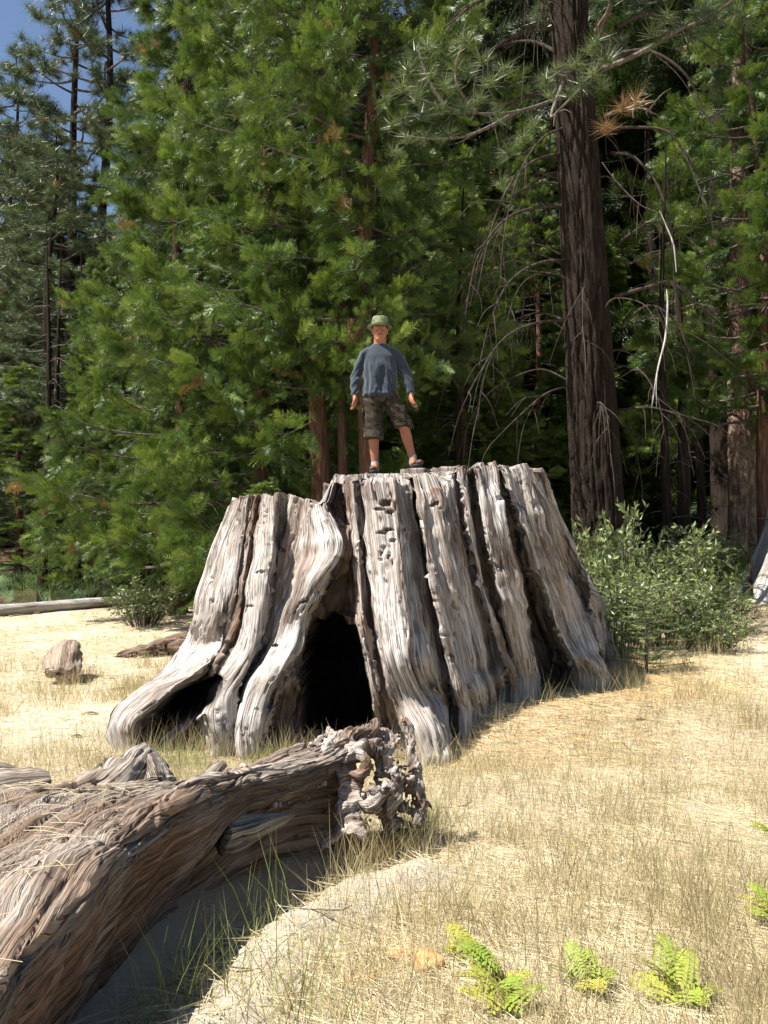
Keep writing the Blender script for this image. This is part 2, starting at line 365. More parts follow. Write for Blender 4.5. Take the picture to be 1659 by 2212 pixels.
# ------------------------------------------------------------------ the giant stump
CY = 9.7
def srad(z): return np.interp(z, [-.5, 0, .4, 1.0, 1.7, 2.65, 4], [2.75, 2.55, 2.42, 2.22, 1.93, 1.66, 1.5])
def scx(z): return np.interp(z, [0, 1, 2.65], [.12, .12, .04])
YS = np.linspace(6.2, CY, 700)
def on_stump(px, py, off, prev=None):
    if off is not None and off >= 3: return at(px, py, off)
    if off is not None and off < -.09: off = off * 1.45
    if off is None: return at(px, py, prev + .12)
    P = at(px, py, YS)
    d = np.hypot(P[:, 0] - scx(P[:, 2]), P[:, 1] - CY) - srad(P[:, 2]) - off + .5 * sstep(.3, .75, P[:, 0]) * sstep(2.5, 1.6, P[:, 0]) * sstep(2.2, .4, P[:, 2])
    if (d < 0).any(): return P[np.argmax(d < 0)]
    return P[np.argmin(d)]
G = None
COLS = [  # rot, points (px, py, offset from the tapering body | distance | None = on the ground)
 (.1, [(507,1080,0),(478,1170,0),(447,1250,0),(425,1310,0),(402,1378,9.2),(345,1462,8.6),(268,1525,8.15),(243,1590,7.95),(250,1612,7.9)]),
 (.0, [(525,1076,.03),(500,1170,.06),(480,1260,.06),(462,1340,.06),(440,1400,8.45),(380,1457,8.1),(300,1512,7.75),(258,1570,7.6),(265,1614,7.6)]),
 (.1, [(540,1074,.02),(520,1180,.05),(505,1280,.05),(487,1355,8.25),(478,1408,8.0),(430,1452,7.8),(356,1508,7.55),(300,1556,7.45),(292,1612,7.5)]),
 (.6, [(550,1074,-.02),(528,1200,.0),(512,1300,.0),(498,1375,8.15),(486,1420,8.2),(425,1485,8.7),(385,1530,8.7),(345,1570,8.3),(325,1625,7.85)]),
 (.85,[(556,1074,.0),(535,1200,.02),(520,1300,.02),(503,1385,8.05),(470,1450,7.9),(440,1510,7.8),(400,1562,7.65),(362,1600,7.5),(350,1640,7.45)]),
 (.7, [(562,1073,-.05),(545,1200,-.05),(530,1310,-.05),(512,1390,8.05),(462,1450,7.95),(447,1500,8.2),(430,1550,8.2),(408,1610,7.9),(398,1648,7.7)]),
 (.0, [(575,1071,.05),(560,1200,.09),(545,1300,.09),(528,1390,7.8),(492,1450,7.6),(450,1510,7.5),(446,1560,7.42),(452,1600,7.4),(455,1645,7.4)]),
 (.0, [(598,1068,.09),(585,1200,.13),(572,1300,.12),(555,1390,7.75),(528,1450,7.6),(503,1500,7.45),(503,1560,7.4),(500,1600,7.4),(497,1642,7.4)]),
 (.25,[(622,1072,-.02),(606,1190,-.10),(586,1300,-.12),(572,1370,-.12),(552,1430,8.1),(527,1480,8.0),(520,1550,7.95),(512,1600,7.85),(515,1640,7.75)]),
 (.1, [(640,1074,.0),(620,1190,-.06),(598,1300,-.10),(585,1370,-.10),(560,1430,8.0),(534,1480,7.8),(524,1550,7.7),(517,1600,7.6),(520,1640,7.6)]),
 (.0, [(665,1082,.05),(655,1190,.12),(630,1290,.13),(606,1370,7.75),(575,1430,7.6),(545,1480,7.45),(528,1540,7.35),(520,1590,7.3),(530,1640,7.3)]),
 (.0, [(700,1092,.04),(733,1180,.17),(688,1262,.15),(656,1345,7.65),(640,1400,7.55),(608,1455,7.45),(580,1520,7.4),(565,1590,7.35),(562,1638,7.35)]),
 (.75,[(712,1090,-.18),(750,1192,-.10),(705,1280,-.22),(672,1345,8.2),(655,1430,8.2),(640,1470,7.7),(620,1530,7.75),(605,1590,7.75),(600,1636,7.6)]),
 (.9, [(735,1070,-.22),(757,1200,-.28),(735,1290,-.30),(712,1350,8.4),(700,1430,8.4),(690,1500,8.3),(690,1560,8.1),(685,1610,7.9),(685,1630,7.7)]),
 (.9, [(750,1050,-.18),(766,1200,-.25),(770,1290,-.25),(772,1350,-.2),(780,1430,-.15),(785,1500,-.1),(785,1560,8.0),(780,1600,7.8),(780,1622,7.7)]),
 (.45,[(762,1042,.0),(772,1150,.0),(778,1260,.06),(784,1350,.07),(798,1430,.07),(810,1500,.1),(818,1560,7.55),(822,1620,7.4)]),
 (.85,[(780,1040,-.14),(790,1150,-.14),(797,1260,-.12),(801,1350,-.12),(814,1430,-.10),(828,1500,-.05),(842,1560,7.6),(850,1620,7.45)]),
 (.0, [(790,1047,.07),(803,1150,.11),(812,1260,.12),(820,1350,.13),(838,1430,.15),(862,1510,7.3),(888,1570,7.15),(912,1635,7.05)]),
 (.0, [(842,1044,.12),(860,1150,.17),(868,1260,.18),(876,1350,.18),(888,1430,.22),(915,1500,7.3),(944,1560,7.2),(965,1632,7.1)]),
 (.05,[(856,1044,.02),(880,1150,.04),(893,1260,.04),(905,1350,.04),(918,1430,.05),(935,1490,7.55),(955,1540,7.45),(968,1600,7.3)]),
 (.5, [(876,1045,-.10),(894,1150,-.12),(912,1260,-.12),(928,1350,-.12),(942,1430,-.08),(953,1480,.0),(962,1525,7.75),(966,1560,7.6)]),
 (.9, [(892,1045,-.30),(906,1150,-.30),(925,1260,-.32),(940,1350,-.32),(952,1420,-.30),(962,1470,-.2),(970,1505,8.1),(975,1535,7.9)]),
 (.0, [(905,1062,.03),(916,1150,.09),(936,1260,.12),(955,1350,.13),(970,1420,.14),(985,1480,.22),(1000,1530,None)]),
 (.0, [(948,1062,.07),(965,1150,.13),(986,1260,.15),(1003,1350,.15),(1020,1430,.18),(1038,1490,.22),(1050,1537,None)]),
 (.1, [(965,1035,-.08),(984,1150,-.02),(1005,1260,-.02),(1028,1350,-.02),(1045,1430,0),(1058,1480,.05),(1064,1515,None)]),
 (.45,[(978,1020,-.12),(998,1140,-.12),(1020,1250,-.14),(1044,1345,-.14),(1063,1420,-.1),(1078,1465,-.02),(1084,1495,None)]),
 (.2, [(994,1010,.0),(1012,1130,.02),(1035,1240,.02),(1060,1340,.02),(1080,1410,.05),(1098,1450,.08),(1106,1480,None)]),
 (.95,[(1016,1008,-.16),(1030,1130,-.17),(1050,1240,-.17),(1075,1340,-.17),(1095,1400,-.14),(1108,1440,-.1),(1112,1470,None)]),
 (.05,[(1030,1004,.03),(1046,1120,.07),(1068,1230,.08),(1086,1290,.10),(1100,1360,.02),(1112,1420,-.02),(1120,1466,None)]),
 (.05,[(1062,1003,.05),(1085,1120,.11),(1108,1220,.12),(1125,1290,.12),(1143,1370,.0),(1152,1420,-.03),(1160,1464,None)]),
 (.75,[(1078,1013,-.12),(1112,1120,-.14),(1140,1230,-.16),(1158,1300,-.22),(1182,1370,-.24),(1200,1420,-.2),(1212,1456,None)]),
 (.05,[(1088,1012,.02),(1128,1120,.08),(1158,1230,.10),(1183,1300,.12),(1205,1370,.12),(1226,1410,.15),(1246,1452,None)]),
 (.0, [(1130,1008,.05),(1170,1120,.10),(1205,1230,.12),(1236,1310,.13),(1268,1380,.15),(1292,1430,.18),(1308,1470,None)]),
 (.2, [(1150,1015,-.05),(1190,1120,-.05),(1225,1230,-.05),(1255,1300,-.04),(1280,1360,0),(1298,1410,0),(1306,1440,9.9)]),
 (.1, [(1168,1022,.0),(1210,1120,.0),(1245,1210,.0),(1272,1265,.0),(1296,1310,9.9),(1302,1370,10.0),(1306,1420,10.0)]),
]
NT = 280
cols3 = []
tt = np.linspace(0, 1, 40)
for rot, pts in COLS:
    P = []
    for p in pts: P.append(on_stump(*p, prev=P[-1][1] if P else None))
    P = np.array(P)
    n = len(P); c = cr(P, np.linspace(0, n - 1, 200))
    L = np.concatenate([[0], np.cumsum(np.linalg.norm(np.diff(c, axis=0), axis=1))]); L /= L[-1]
    cols3.append(np.stack([np.interp(tt, L, c[:, k]) for k in range(3)], -1))
rots = [c[0] for c in COLS]
a0 = math.atan2(0.35, 1.0); nb = 11
for k in range(nb):                                        # the side away from the camera
    a = -.05 + (k + .6) / nb * (math.pi + .1)
    z = np.interp(tt, [0, 1], [2.56 - .48 * float(sstep(.45, -.35, math.cos(a))), .25]); bul = .08 if k % 2 else -.08
    r = srad(z) + bul + .1 * math.sin(k * 2.3)
    if k in (0, 1): r = r + .22 * sstep(1.4, .8, z)
    cols3.append(np.stack([scx(z) + r * math.cos(a), CY + .12 + r * math.sin(a), z], -1)); rots.append(.2)
cols3.append(cols3[0]); rots.append(rots[0])
# the flutes drop off sharply into the grooves: an extra line near each edge
nc, nr_ = [], []
for k in range(len(cols3)):
    nc.append(cols3[k]); nr_.append(rots[k])
    if k < len(COLS) - 1 and k > 6:
        a_, b_ = cols3[k], cols3[k + 1]; dy = b_[:, 1] - a_[:, 1]; big_ = np.abs(dy[:30]).mean()
        if big_ > .10:
            w0 = .30 if dy.mean() > 0 else .70
            m = a_ * (1 - w0) + b_ * w0; m[:, 1] += np.abs(dy) * .42
            nc.append(m); nr_.append(rots[k] * .3 + rots[k + 1] * .7)
nback = nb + 1; cols3, rots = nc, nr_
NET = np.array(cols3)                                      # (columns, 40, 3)
wd = np.linalg.norm(np.diff(NET[:, 20], axis=0), axis=1) + .6 * np.linalg.norm(np.diff(NET[:, 34], axis=0), axis=1)
nfront = len(cols3) - nback - 1
cnt = []
for k, d in enumerate(wd): cnt.append(max(8, int(d * (50 if k < nfront else 9))))
U = np.concatenate([k + np.arange(n) / n for k, n in enumerate(cnt)])
NU = len(U)
Sarc = np.interp(U, np.arange(len(wd) + 1), np.concatenate([[0], np.cumsum(wd)])) * .62
tu = np.linspace(0, 39, NT)
rows = cr(NET, U)                                          # (NU,40,3)
P = np.transpose(cr(np.transpose(rows, (1, 0, 2)), tu), (1, 0, 2))   # (NU,NT,3)
rotv = np.interp(U, np.arange(len(rots)), rots)
T = np.linspace(0, 1, NT)
S2 = np.broadcast_to(Sarc[:, None], (NU, NT)); T2 = np.broadcast_to(T[None] * 2.9, (NU, NT))
rv = P - np.stack([scx(P[..., 2]), np.full(P.shape[:2], CY), P[..., 2]], -1)
Nrm = -normals_grid(P)
rad_dir = rv / (np.linalg.norm(rv, axis=-1, keepdims=True) + 1e-9)
sgn = np.sign((Nrm * rad_dir).sum(-1, keepdims=True)); Nrm = Nrm * np.where(sgn == 0, 1, sgn)
Dv = Nrm * .65 + rad_dir * .35; Dv /= np.linalg.norm(Dv, axis=-1, keepdims=True)
# the wood's own relief: waves, flutes, fibres, checks
wob = .016 * fbm(S2 * .9, T2 * 1.2, 5, 2)
Sw = S2 + wob
disp = .045 * fbm(Sw * 2.2, T2 * .8, 1.0, 3)
disp += .024 * fbm(Sw * 7, T2 * .5, 2.0, 3)
ridge = 1 - np.abs(fbm(Sw * 16, T2 * .42, 3.0, 2)); disp += .014 * (ridge - .6) * (.4 + sstep(-.3, .5, fbm(S2 * 1.5, T2 * .7, 44, 2)) * 1.4)
disp += .010 * fbm(Sw * 27, T2 * .8, 4.0, 2)
for fq, am, wd_, sd_ in ((6.5, .055, .018, 60), (11, .034, .028, 61), (19, .018, .05, 62)):
    cn = np.abs(fbm(Sw * fq, T2 * .38, sd_, 2)); disp -= am * np.exp(-(cn / wd_) ** 2) * sstep(-.2, .2, fbm(S2 * 2.2, T2 * 1.1, sd_ + 5, 2))
disp += .009 * np.sin(T2 * 15 + 3 * fbm(S2 * 1.1, T2, 7, 2)) * sstep(.0, .5, fbm(S2 * .8, T2 * .9, 9, 2) + .3)
chk = np.abs(fbm(Sw * 6.5 + 40, T2 * .55, 6.0, 2)); disp -= .055 * np.exp(-(chk / .020) ** 2) * sstep(-.1, .3, fbm(S2 * 2, T2 * 1.5, 12, 2))
pl = fbm(Sw * 4.2, T2 * .45, 81, 3); disp += .022 * sstep(.0, .035, pl) + .016 * sstep(.30, .33, pl)
pl = fbm(Sw * 10, T2 * .8, 82, 3); disp += .011 * sstep(.0, .05, pl)
brk = fbm(S2 * 9, T2 * 5, 15, 3); disp -= .035 * sstep(.85, 1.0, brk)
rr_ = np.clip(rotv[:, None], 0, 1); disp += rr_ * .035 * fbm(S2 * 7, T2 * 3, 19, 3)
P = P + Dv * disp[..., None]
def project(P):
    x, y, z = P[..., 0], P[..., 1], P[..., 2] - EYE
    f = y * CP + z * SP; u = -y * SP + z * CP
    return 829.5 + 1916 * x / f, 1106 - 1916 * u / f
PX, PY = project(P)
def poly_in(px, py, poly):
    """signed distance-like value: >0 inside (measured in photo pixels)"""
    poly = np.array(poly, float); ins = np.zeros(px.shape, bool); d = np.full(px.shape, 1e9)
    for (x0, y0), (x1, y1) in zip(poly, np.roll(poly, -1, 0)):
        c = ((y0 > py) != (y1 > py)) & (px < (x1 - x0) * (py - y0) / (y1 - y0 + 1e-9) + x0); ins ^= c
        vx, vy = x1 - x0, y1 - y0; t = np.clip(((px - x0) * vx + (py - y0) * vy) / (vx * vx + vy * vy), 0, 1)
        d = np.minimum(d, np.hypot(px - x0 - t * vx, py - y0 - t * vy))
    return np.where(ins, d, -d)
char_dark = np.zeros((NU, NT)); front = (U < nfront)[:, None] & (P[..., 1] < 9.4)
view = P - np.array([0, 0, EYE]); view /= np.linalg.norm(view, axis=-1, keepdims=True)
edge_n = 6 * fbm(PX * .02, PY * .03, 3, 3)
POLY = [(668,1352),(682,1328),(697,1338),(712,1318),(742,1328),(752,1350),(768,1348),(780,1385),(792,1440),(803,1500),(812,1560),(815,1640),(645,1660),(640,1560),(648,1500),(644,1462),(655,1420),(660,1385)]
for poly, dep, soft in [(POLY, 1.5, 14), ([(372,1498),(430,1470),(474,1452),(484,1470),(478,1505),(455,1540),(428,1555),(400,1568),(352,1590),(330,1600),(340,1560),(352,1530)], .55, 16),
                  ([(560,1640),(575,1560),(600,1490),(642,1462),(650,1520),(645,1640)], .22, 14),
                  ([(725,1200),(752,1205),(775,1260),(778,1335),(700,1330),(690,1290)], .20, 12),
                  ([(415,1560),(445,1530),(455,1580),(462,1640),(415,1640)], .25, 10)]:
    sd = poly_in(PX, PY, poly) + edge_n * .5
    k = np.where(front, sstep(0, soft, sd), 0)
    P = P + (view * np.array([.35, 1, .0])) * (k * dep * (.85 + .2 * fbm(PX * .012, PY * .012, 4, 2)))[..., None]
    if dep > .5: char_dark = np.maximum(char_dark, k * .93)  # fire scar in the big hollow; other recesses darkened by depth
    elif dep > .21: char_dark = np.maximum(char_dark, k * .35)
holes = [(833,1088,11,7,.10),(820,1101,12,3,.05),(842,1107,9,4,.06),(838,1145,9,4,.07),(824,1151,9,3,.06),(848,1168,6,4,.05),(826,1190,4,12,.05),(841,1200,3,8,.04),
         (563,1236,9,4,.06),(610,1190,7,3,.05),(655,1300,5,3,.04),(595,1395,6,3,.05),(1110,1155,8,6,.06),(1085,1075,10,6,.08),(540,1310,8,3,.05),(700,1085,5,8,.08),(938,1090,9,4,.06)]
for hx, hy, rx, ry, dep in holes:
    q = ((PX - hx + .4 * (PY - hy)) / rx) ** 2 + ((PY - hy) / ry) ** 2
    P = P + view * (np.where(front, sstep(1.5, .6, q + .5 * fbm(PX * .2, PY * .2, hx, 2)), 0) * dep)[..., None]
# jagged rim
jag = .018 * fbm(Sarc * 3.5, 0 * Sarc, 3, 2) + .018 * np.sign(perlin(Sarc * 7, 0 * Sarc, 8)) + .012 * fbm(Sarc * 22, 0 * Sarc, 6, 2)
P[..., 2] += (jag[:, None] + .0) * np.exp(-T[None] * 2.9 / .22)
# weathered cut top: inward rows
rim = P[:, 0]
def top_z(x, y):
    inner = np.hypot(x - .04, y - CY)
    hi = 2.475 + .098 * (y - 8.65) + .03 * x
    left = sstep(-.42, -.55, x + .12 * perlin(y * 3, x * 3, 2))
    step = sstep(8.62, 8.66, y + .25 * np.abs(x - .1) ** 2 + .06 * perlin(x * 6, 0 * x, 4))
    z = hi * step + (2.38 + .06 * x) * (1 - step)
    z = z * (1 - left) + (2.16) * left
    return z + .02 * fbm(x * 6, y * 6, 3, 3)
NK = 46
top_rows = []
for k in range(1, NK + 1):
    f = (k / NK) ** .9
    q = rim * (1 - f) + np.array([.04, CY, 0]) * f
    z = top_z(q[:, 0], q[:, 1]) + .008 * fbm(Sarc * 12, np.full(NU, k * .3), 2, 2)
    bl = sstep(0, .12, f)
    q[:, 2] = rim[:, 2] * (1 - bl) + z * bl
    top_rows.append(q)
TOP = np.array(top_rows[::-1])                             # centre -> rim
ext = np.repeat(P[:, -1:], 5, 1); ext[..., 2] -= np.linspace(.06, .55, 5)[None]; ext[..., :2] += (.02 * fbm(Sarc * 9, Sarc * 0, 3, 2))[:, None, None]
ALL = np.concatenate([np.transpose(TOP, (1, 0, 2)), P, ext], 1)
nn = ALL.shape[1]
GR = np.zeros((NU, nn, 3)); GR[..., 0] = Sarc[:, None]; GR[:, NK:NK + NT, 1] = T2; GR[:, NK + NT:, 1] = 2.9 + np.linspace(.06, .55, 5)
GR[:, :NK, 1] = -np.linspace(1, 0, NK)[None] * .5
ROT = np.zeros((NU, nn)); ROT[:, NK:] = rotv[:, None]; ROT[:, :NK] = .3
patch = fbm(GR[..., 0] * 1.3, GR[..., 1] * 1.0, 30, 3)
ROT = np.clip(ROT * 1.0 + .5 * sstep(.25, .6, patch) - .15, 0, 1) * .85
ROT[:, NK:NK + NT] = np.clip(ROT[:, NK:NK + NT] + .9 * np.exp(-T[None] / .05) * sstep(-.1, .3, fbm(Sarc * 3, Sarc * 0, 6, 3))[:, None], 0, .9)
CH = np.zeros((NU, nn)); CH[:, NK:NK + NT] = char_dark
F = grid_faces(NU, nn)
wrapF = np.stack([(NU - 1) * nn + np.arange(nn - 1), np.arange(nn - 1), np.arange(1, nn), (NU - 1) * nn + np.arange(1, nn)], -1)
F = np.concatenate([F, wrapF])
stump = empty("giant_stump", (0, 0, 0), label="huge weathered grey stump with fluted sides and a dark hollow, man standing on it", cat="tree stump")
sb = make_mesh("stump_trunk", ALL.reshape(-1, 3), F, M_STUMP, stump, attrs={'grain': GR.reshape(-1, 3), 'rot': ROT.ravel(), 'char_dark': CH.ravel()})
def wood_part(name, tubes, mat, parent=None, rot=.0, char_dark=0.0, **k):
    o = 0; Vs, Fs, Gs = [], [], []
    for V, F, G_ in tubes: Vs.append(V); Fs.append(F + o); Gs.append(G_); o += len(V)
    V = np.concatenate(Vs)
    ob = make_mesh(name, V, np.concatenate(Fs), mat, parent, attrs={'grain': np.concatenate(Gs), 'rot': np.full(len(V), rot), 'char_dark': np.full(len(V), char_dark)})
    return tag(ob, **k) if k else ob
# loose blocks and splinters standing along the rim
rs = R_(5)
def slab(px0, px1, py_top, h, Y, depth, seed, rot, lean=0):
    a = at(px0, py_top, Y); b = at(px1, py_top, Y); x0, x1, z1 = a[0], b[0], a[2]
    nu, nv = 26, 14
    ang = np.linspace(0, 2 * np.pi, nu, endpoint=False)
    sx = np.sign(np.cos(ang)) * np.abs(np.cos(ang)) ** .45; sy = np.sign(np.sin(ang)) * np.abs(np.sin(ang)) ** .45
    L = np.linspace(0, 1, nv)
    V = np.zeros((nv + 2, nu, 3))
    for i, l in enumerate(L):
        V[i + 1, :, 0] = (x0 + x1) / 2 + sx * (x1 - x0) / 2 * (1 + .06 * l) + lean * l
        V[i + 1, :, 1] = Y + depth / 2 + sy * depth / 2
        V[i + 1, :, 2] = z1 - l * h
    n = fbm(V[..., 0] * 16, V[..., 1] * 16, V[..., 2] * 2 + seed, 3)
    V[1:-1, :, 0] += .02 * n[1:-1]; V[1:-1, :, 1] += .03 * n[1:-1]
    V[1, :, 2] += .03 * fbm(V[1, :, 0] * 14, V[1, :, 1] * 14, seed, 2)
    V[0] = V[1] * .0 + V[1].mean(0); V[-1] = V[-2].mean(0)
    G_ = np.stack([np.broadcast_to(ang * .35, V.shape[:2]), V[..., 2], 0 * V[..., 0]], -1)
    return V.reshape(-1, 3), grid_faces(nv + 2, nu, True), G_.reshape(-1, 3)
for (a, b, c, h, Y, dp, rt) in [(780,868,1024,.22,8.78,.7,.35),(866,932,1011,.20,8.72,.8,.25),(868,918,1030,.10,8.5,.35,.2),(697,742,1045,.35,8.55,.4,.3),(932,1000,1008,.3,8.75,.7,.3),
                            (745,790,1032,.35,8.5,.4,.55),(1068,1130,1006,.22,9.0,.6,.2),(600,636,1070,.4,8.42,.12,.1)]:
    wood_part("splintered_block", [slab(a, b, c, h, Y, dp, a, rt)], M_STUMP, stump, rot=rt)
# back root whose pale end shows at the right
p = [at(1215,1180,10.1), at(1255,1250,10.0), at(1285,1292,9.9), at(1300,1312,9.8), at(1300,1345,9.8)]
wood_part("root", [wood_tube(p, [.08,.08,.07,.045,.01], 16, 50, 3)], M_STUMP, stump)
# ------------------------------------------------------------------ foreground driftwood log with its root ball
CR_ = np.array([(-.93,.2,.40),(-.95,.9,.43),(-.95,1.6,.47),(-.92,2.24,.50),(-.90,2.8,.55),(-.86,3.3,.57),(-.77,3.75,.56),(-.62,4.25,.53),(-.42,4.62,.50),(-.2,4.86,.54)])
FR_ = np.array([(-4.2,2.6,.2),(-3.8,3.1,.25),(-3.2,3.7,.34),(-2.5,4.05,.42),(-1.9,4.3,.47),(-1.4,4.4,.46),(-.98,4.46,.46),(-.72,4.62,.50),(-.48,4.9,.56),(-.22,5.12,.60)])
rowsL = []
for i, (c, f) in enumerate(zip(CR_, FR_)):
    lift = [0,0,0,0,0,.05,.17,.29,.33,.33][i]; sd = [1,1,1,1,1,.85,.6,.36,.28,.28][i]
    d = (f - c); d[2] = 0; wdt = np.linalg.norm(d); d /= wdt
    bul = .05 * min(1, wdt)
    mid = c * .5 + f * .5
    inn = .12 * min(1, wdt / 1.2)
    hol = [0,0,0,0,0,.15,.5,.62,.62,.6][i]
    rowsL.append([c + d * wdt * max(.5, hol + .22) + [0, 0, -c[2] - .15 + lift * .15],
                  f + d * -.05 * wdt + [0, 0, -f[2] - .1], f + d * .05 + [0, 0, -.14], f,
                  f * .75 + c * .25 + [0, 0, bul * .8], mid + [0, 0, bul], f * .25 + c * .75 + [0, 0, bul * .9], c + d * .07 + [0, 0, .045], c - d * .01,
                  c - d * .01 + [0, 0, -.10 * sd], c + d * inn * .5 + [0, 0, -.24 * sd], c + d * inn * 1.3 + [0, 0, -.38 * (c[2] / .5) * sd], c + d * (inn + wdt * max(.12, hol)) + [0, 0, -c[2] - .02 + lift * .92]])
NETL = np.array(rowsL)                                     # (stations, around, 3)
NETL = np.concatenate([NETL, NETL[:, :1]], 1)
nu_, nv_ = 540, 330
uL = np.linspace(0, len(CR_) - 1, nu_)
ar = np.array([0, 10, 6, 10, 34, 44, 44, 36, 18, 22, 28, 30, 20, 6]); vL = np.interp(np.linspace(0, 1, nv_), np.cumsum(ar) / ar.sum(), np.arange(len(ar)) * 1.0)
A_ = cr(NETL, uL); PL = np.transpose(cr(np.transpose(A_, (1, 0, 2)), np.linspace(0, 1, nv_) * 0 + vL), (1, 0, 2))
NL = normals_grid(PL)
cen = PL.mean(1, keepdims=True); s_ = np.sign((NL * (PL - cen)).sum(-1, keepdims=True)); NL *= np.where(s_ == 0, 1, s_)
Lu = np.broadcast_to((uL * .55)[:, None], PL.shape[:2])
x_, y_ = PL[..., 0], PL[..., 1]
# grain direction follows the crest, swirling near the stubs
gd = seg_dist(x_, y_, [tuple(p[:2]) for p in CR_])
onside = sstep(8.3, 9.5, np.broadcast_to(vL[None], PL.shape[:2]))
vb = np.broadcast_to(vL[None], gd.shape); across = np.where(vb < 8, gd, -gd * .0 - (vb - 8) * .15)
gu = across + .035 * fbm(x_ * .9, y_ * .9, 3, 2) + .022 * np.sin(Lu * 2.0 + 2 * fbm(x_, y_, 8, 2))
disp = .030 * fbm(x_ * 2.0, y_ * 2.0, 1, 2) + .014 * fbm(gu * 7, Lu * .6, 2, 2)
rg = 1 - np.abs(fbm(gu * 16, Lu * .6, 3, 2)); disp += .012 * (rg - .6)
rg2 = 1 - np.abs(fbm(gu * 44, Lu * 1.1, 5, 2)); disp += .006 * (rg2 - .6)
flake = fbm(gu * 7, Lu * 1.5, 12, 3); disp += (.014 * sstep(.02, .10, flake) + .010 * sstep(.25, .31, flake)) * (1 - .85 * onside) * sstep(-1.2, -.2, Lu - .2)
flake2 = fbm(gu * 18, Lu * 2.6, 18, 2); disp += .005 * sstep(.0, .08, flake2) * (1 - .7 * onside)
chk = np.abs(fbm(gu * 5 + 9, Lu * .9, 6, 2)); disp -= .034 * np.exp(-(chk / .025) ** 2) * (1 - .8 * onside)
for fq, am, wd_, sd_ in ((9, .022, .05, 71), (17, .013, .06, 72), (30, .007, .08, 73)):
    cn = np.abs(fbm(gu * fq, Lu * .085 * fq, sd_, 2)); disp -= am * np.exp(-(cn / wd_) ** 2) * sstep(-.3, .2, fbm(x_ * 2, y_ * 2, sd_ + 5, 2)) * (1 - .6 * onside)
disp += .012 * fbm(x_ * 6, y_ * 6, PL[..., 2] * 6, 3) * onside
PL = PL + NL * disp[..., None]
PLx = np.concatenate([PL.mean(1, keepdims=True).repeat(nv_, 1)[:1], PL, PL.mean(1, keepdims=True).repeat(nv_, 1)[-1:]], 0)
z0 = lambda a: np.concatenate([a[:1], a, a[-1:]], 0)
GL = np.stack([z0(gu) * 1.3, z0(Lu), 0 * z0(Lu)], -1)
brownL = np.clip(.10 + .45 * sstep(.05, .4, z0(fbm(x_ * 1.7, y_ * 1.7, 6, 3))) + .50 * z0(onside), 0, 1)  # brown wood in patches, stronger down the near side
log = empty("driftwood_log", (0, 0, 0), label="large weathered driftwood trunk lying across the front left with gnarled roots at its far end", cat="log")
make_mesh("log_body", PLx.reshape(-1, 3), grid_faces(nu_ + 2, nv_), M_LOG, log, attrs={'grain': GL.reshape(-1, 3), 'rot': brownL.ravel(), 'char_dark': 0 * brownL.ravel()})
def A(*t): return [at(*q) for q in t]
# branch stubs
wood_part("branch_stub", [wood_tube(A((180,1715,4.3),(235,1690,4.32),(278,1660,4.36),(300,1632,4.4),(322,1612,4.42)), [.10,.10,.08,.055,.03], 26, 90, 2, .30, .8),
                          wood_tube(A((345,1700,4.3),(338,1670,4.36),(328,1640,4.4),(318,1618,4.42)), [.08,.06,.045,.025], 20, 70, 4, .30, .6)], M_LOG, log)
wood_part("branch_stub", [wood_tube(A((425,1712,4.35),(445,1695,4.36),(462,1668,4.38),(484,1644,4.4)), [.06,.04,.03,.022], 14, 50, 5, .25, 1)], M_LOG, log)
wood_part("branch_stub", [wood_tube(A((560,1690,4.7),(576,1665,4.75),(590,1645,4.8),(612,1634,4.85)), [.06,.045,.035,.018], 14, 50, 6, .3, 1)], M_LOG, log)
wood_part("branch_stub", [wood_tube(A((-40,1712,4.2),(30,1700,4.22),(80,1694,4.25),(108,1690,4.28)), [.10,.09,.07,.045], 20, 60, 7, .25, .4),
                          wood_tube(A((90,1716,4.2),(130,1708,4.2),(158,1704,4.22)), [.045,.04,.03], 14, 40, 8, .3, 1)], M_LOG, log)
wood_part("splinter", [wood_tube(A((470,1800,4.2),(530,1790,4.28),(585,1776,4.36),(638,1760,4.44)), [.12,.10,.06,.008], 20, 70, 9, .2, .5, (.75, 1))], M_LOG, log)
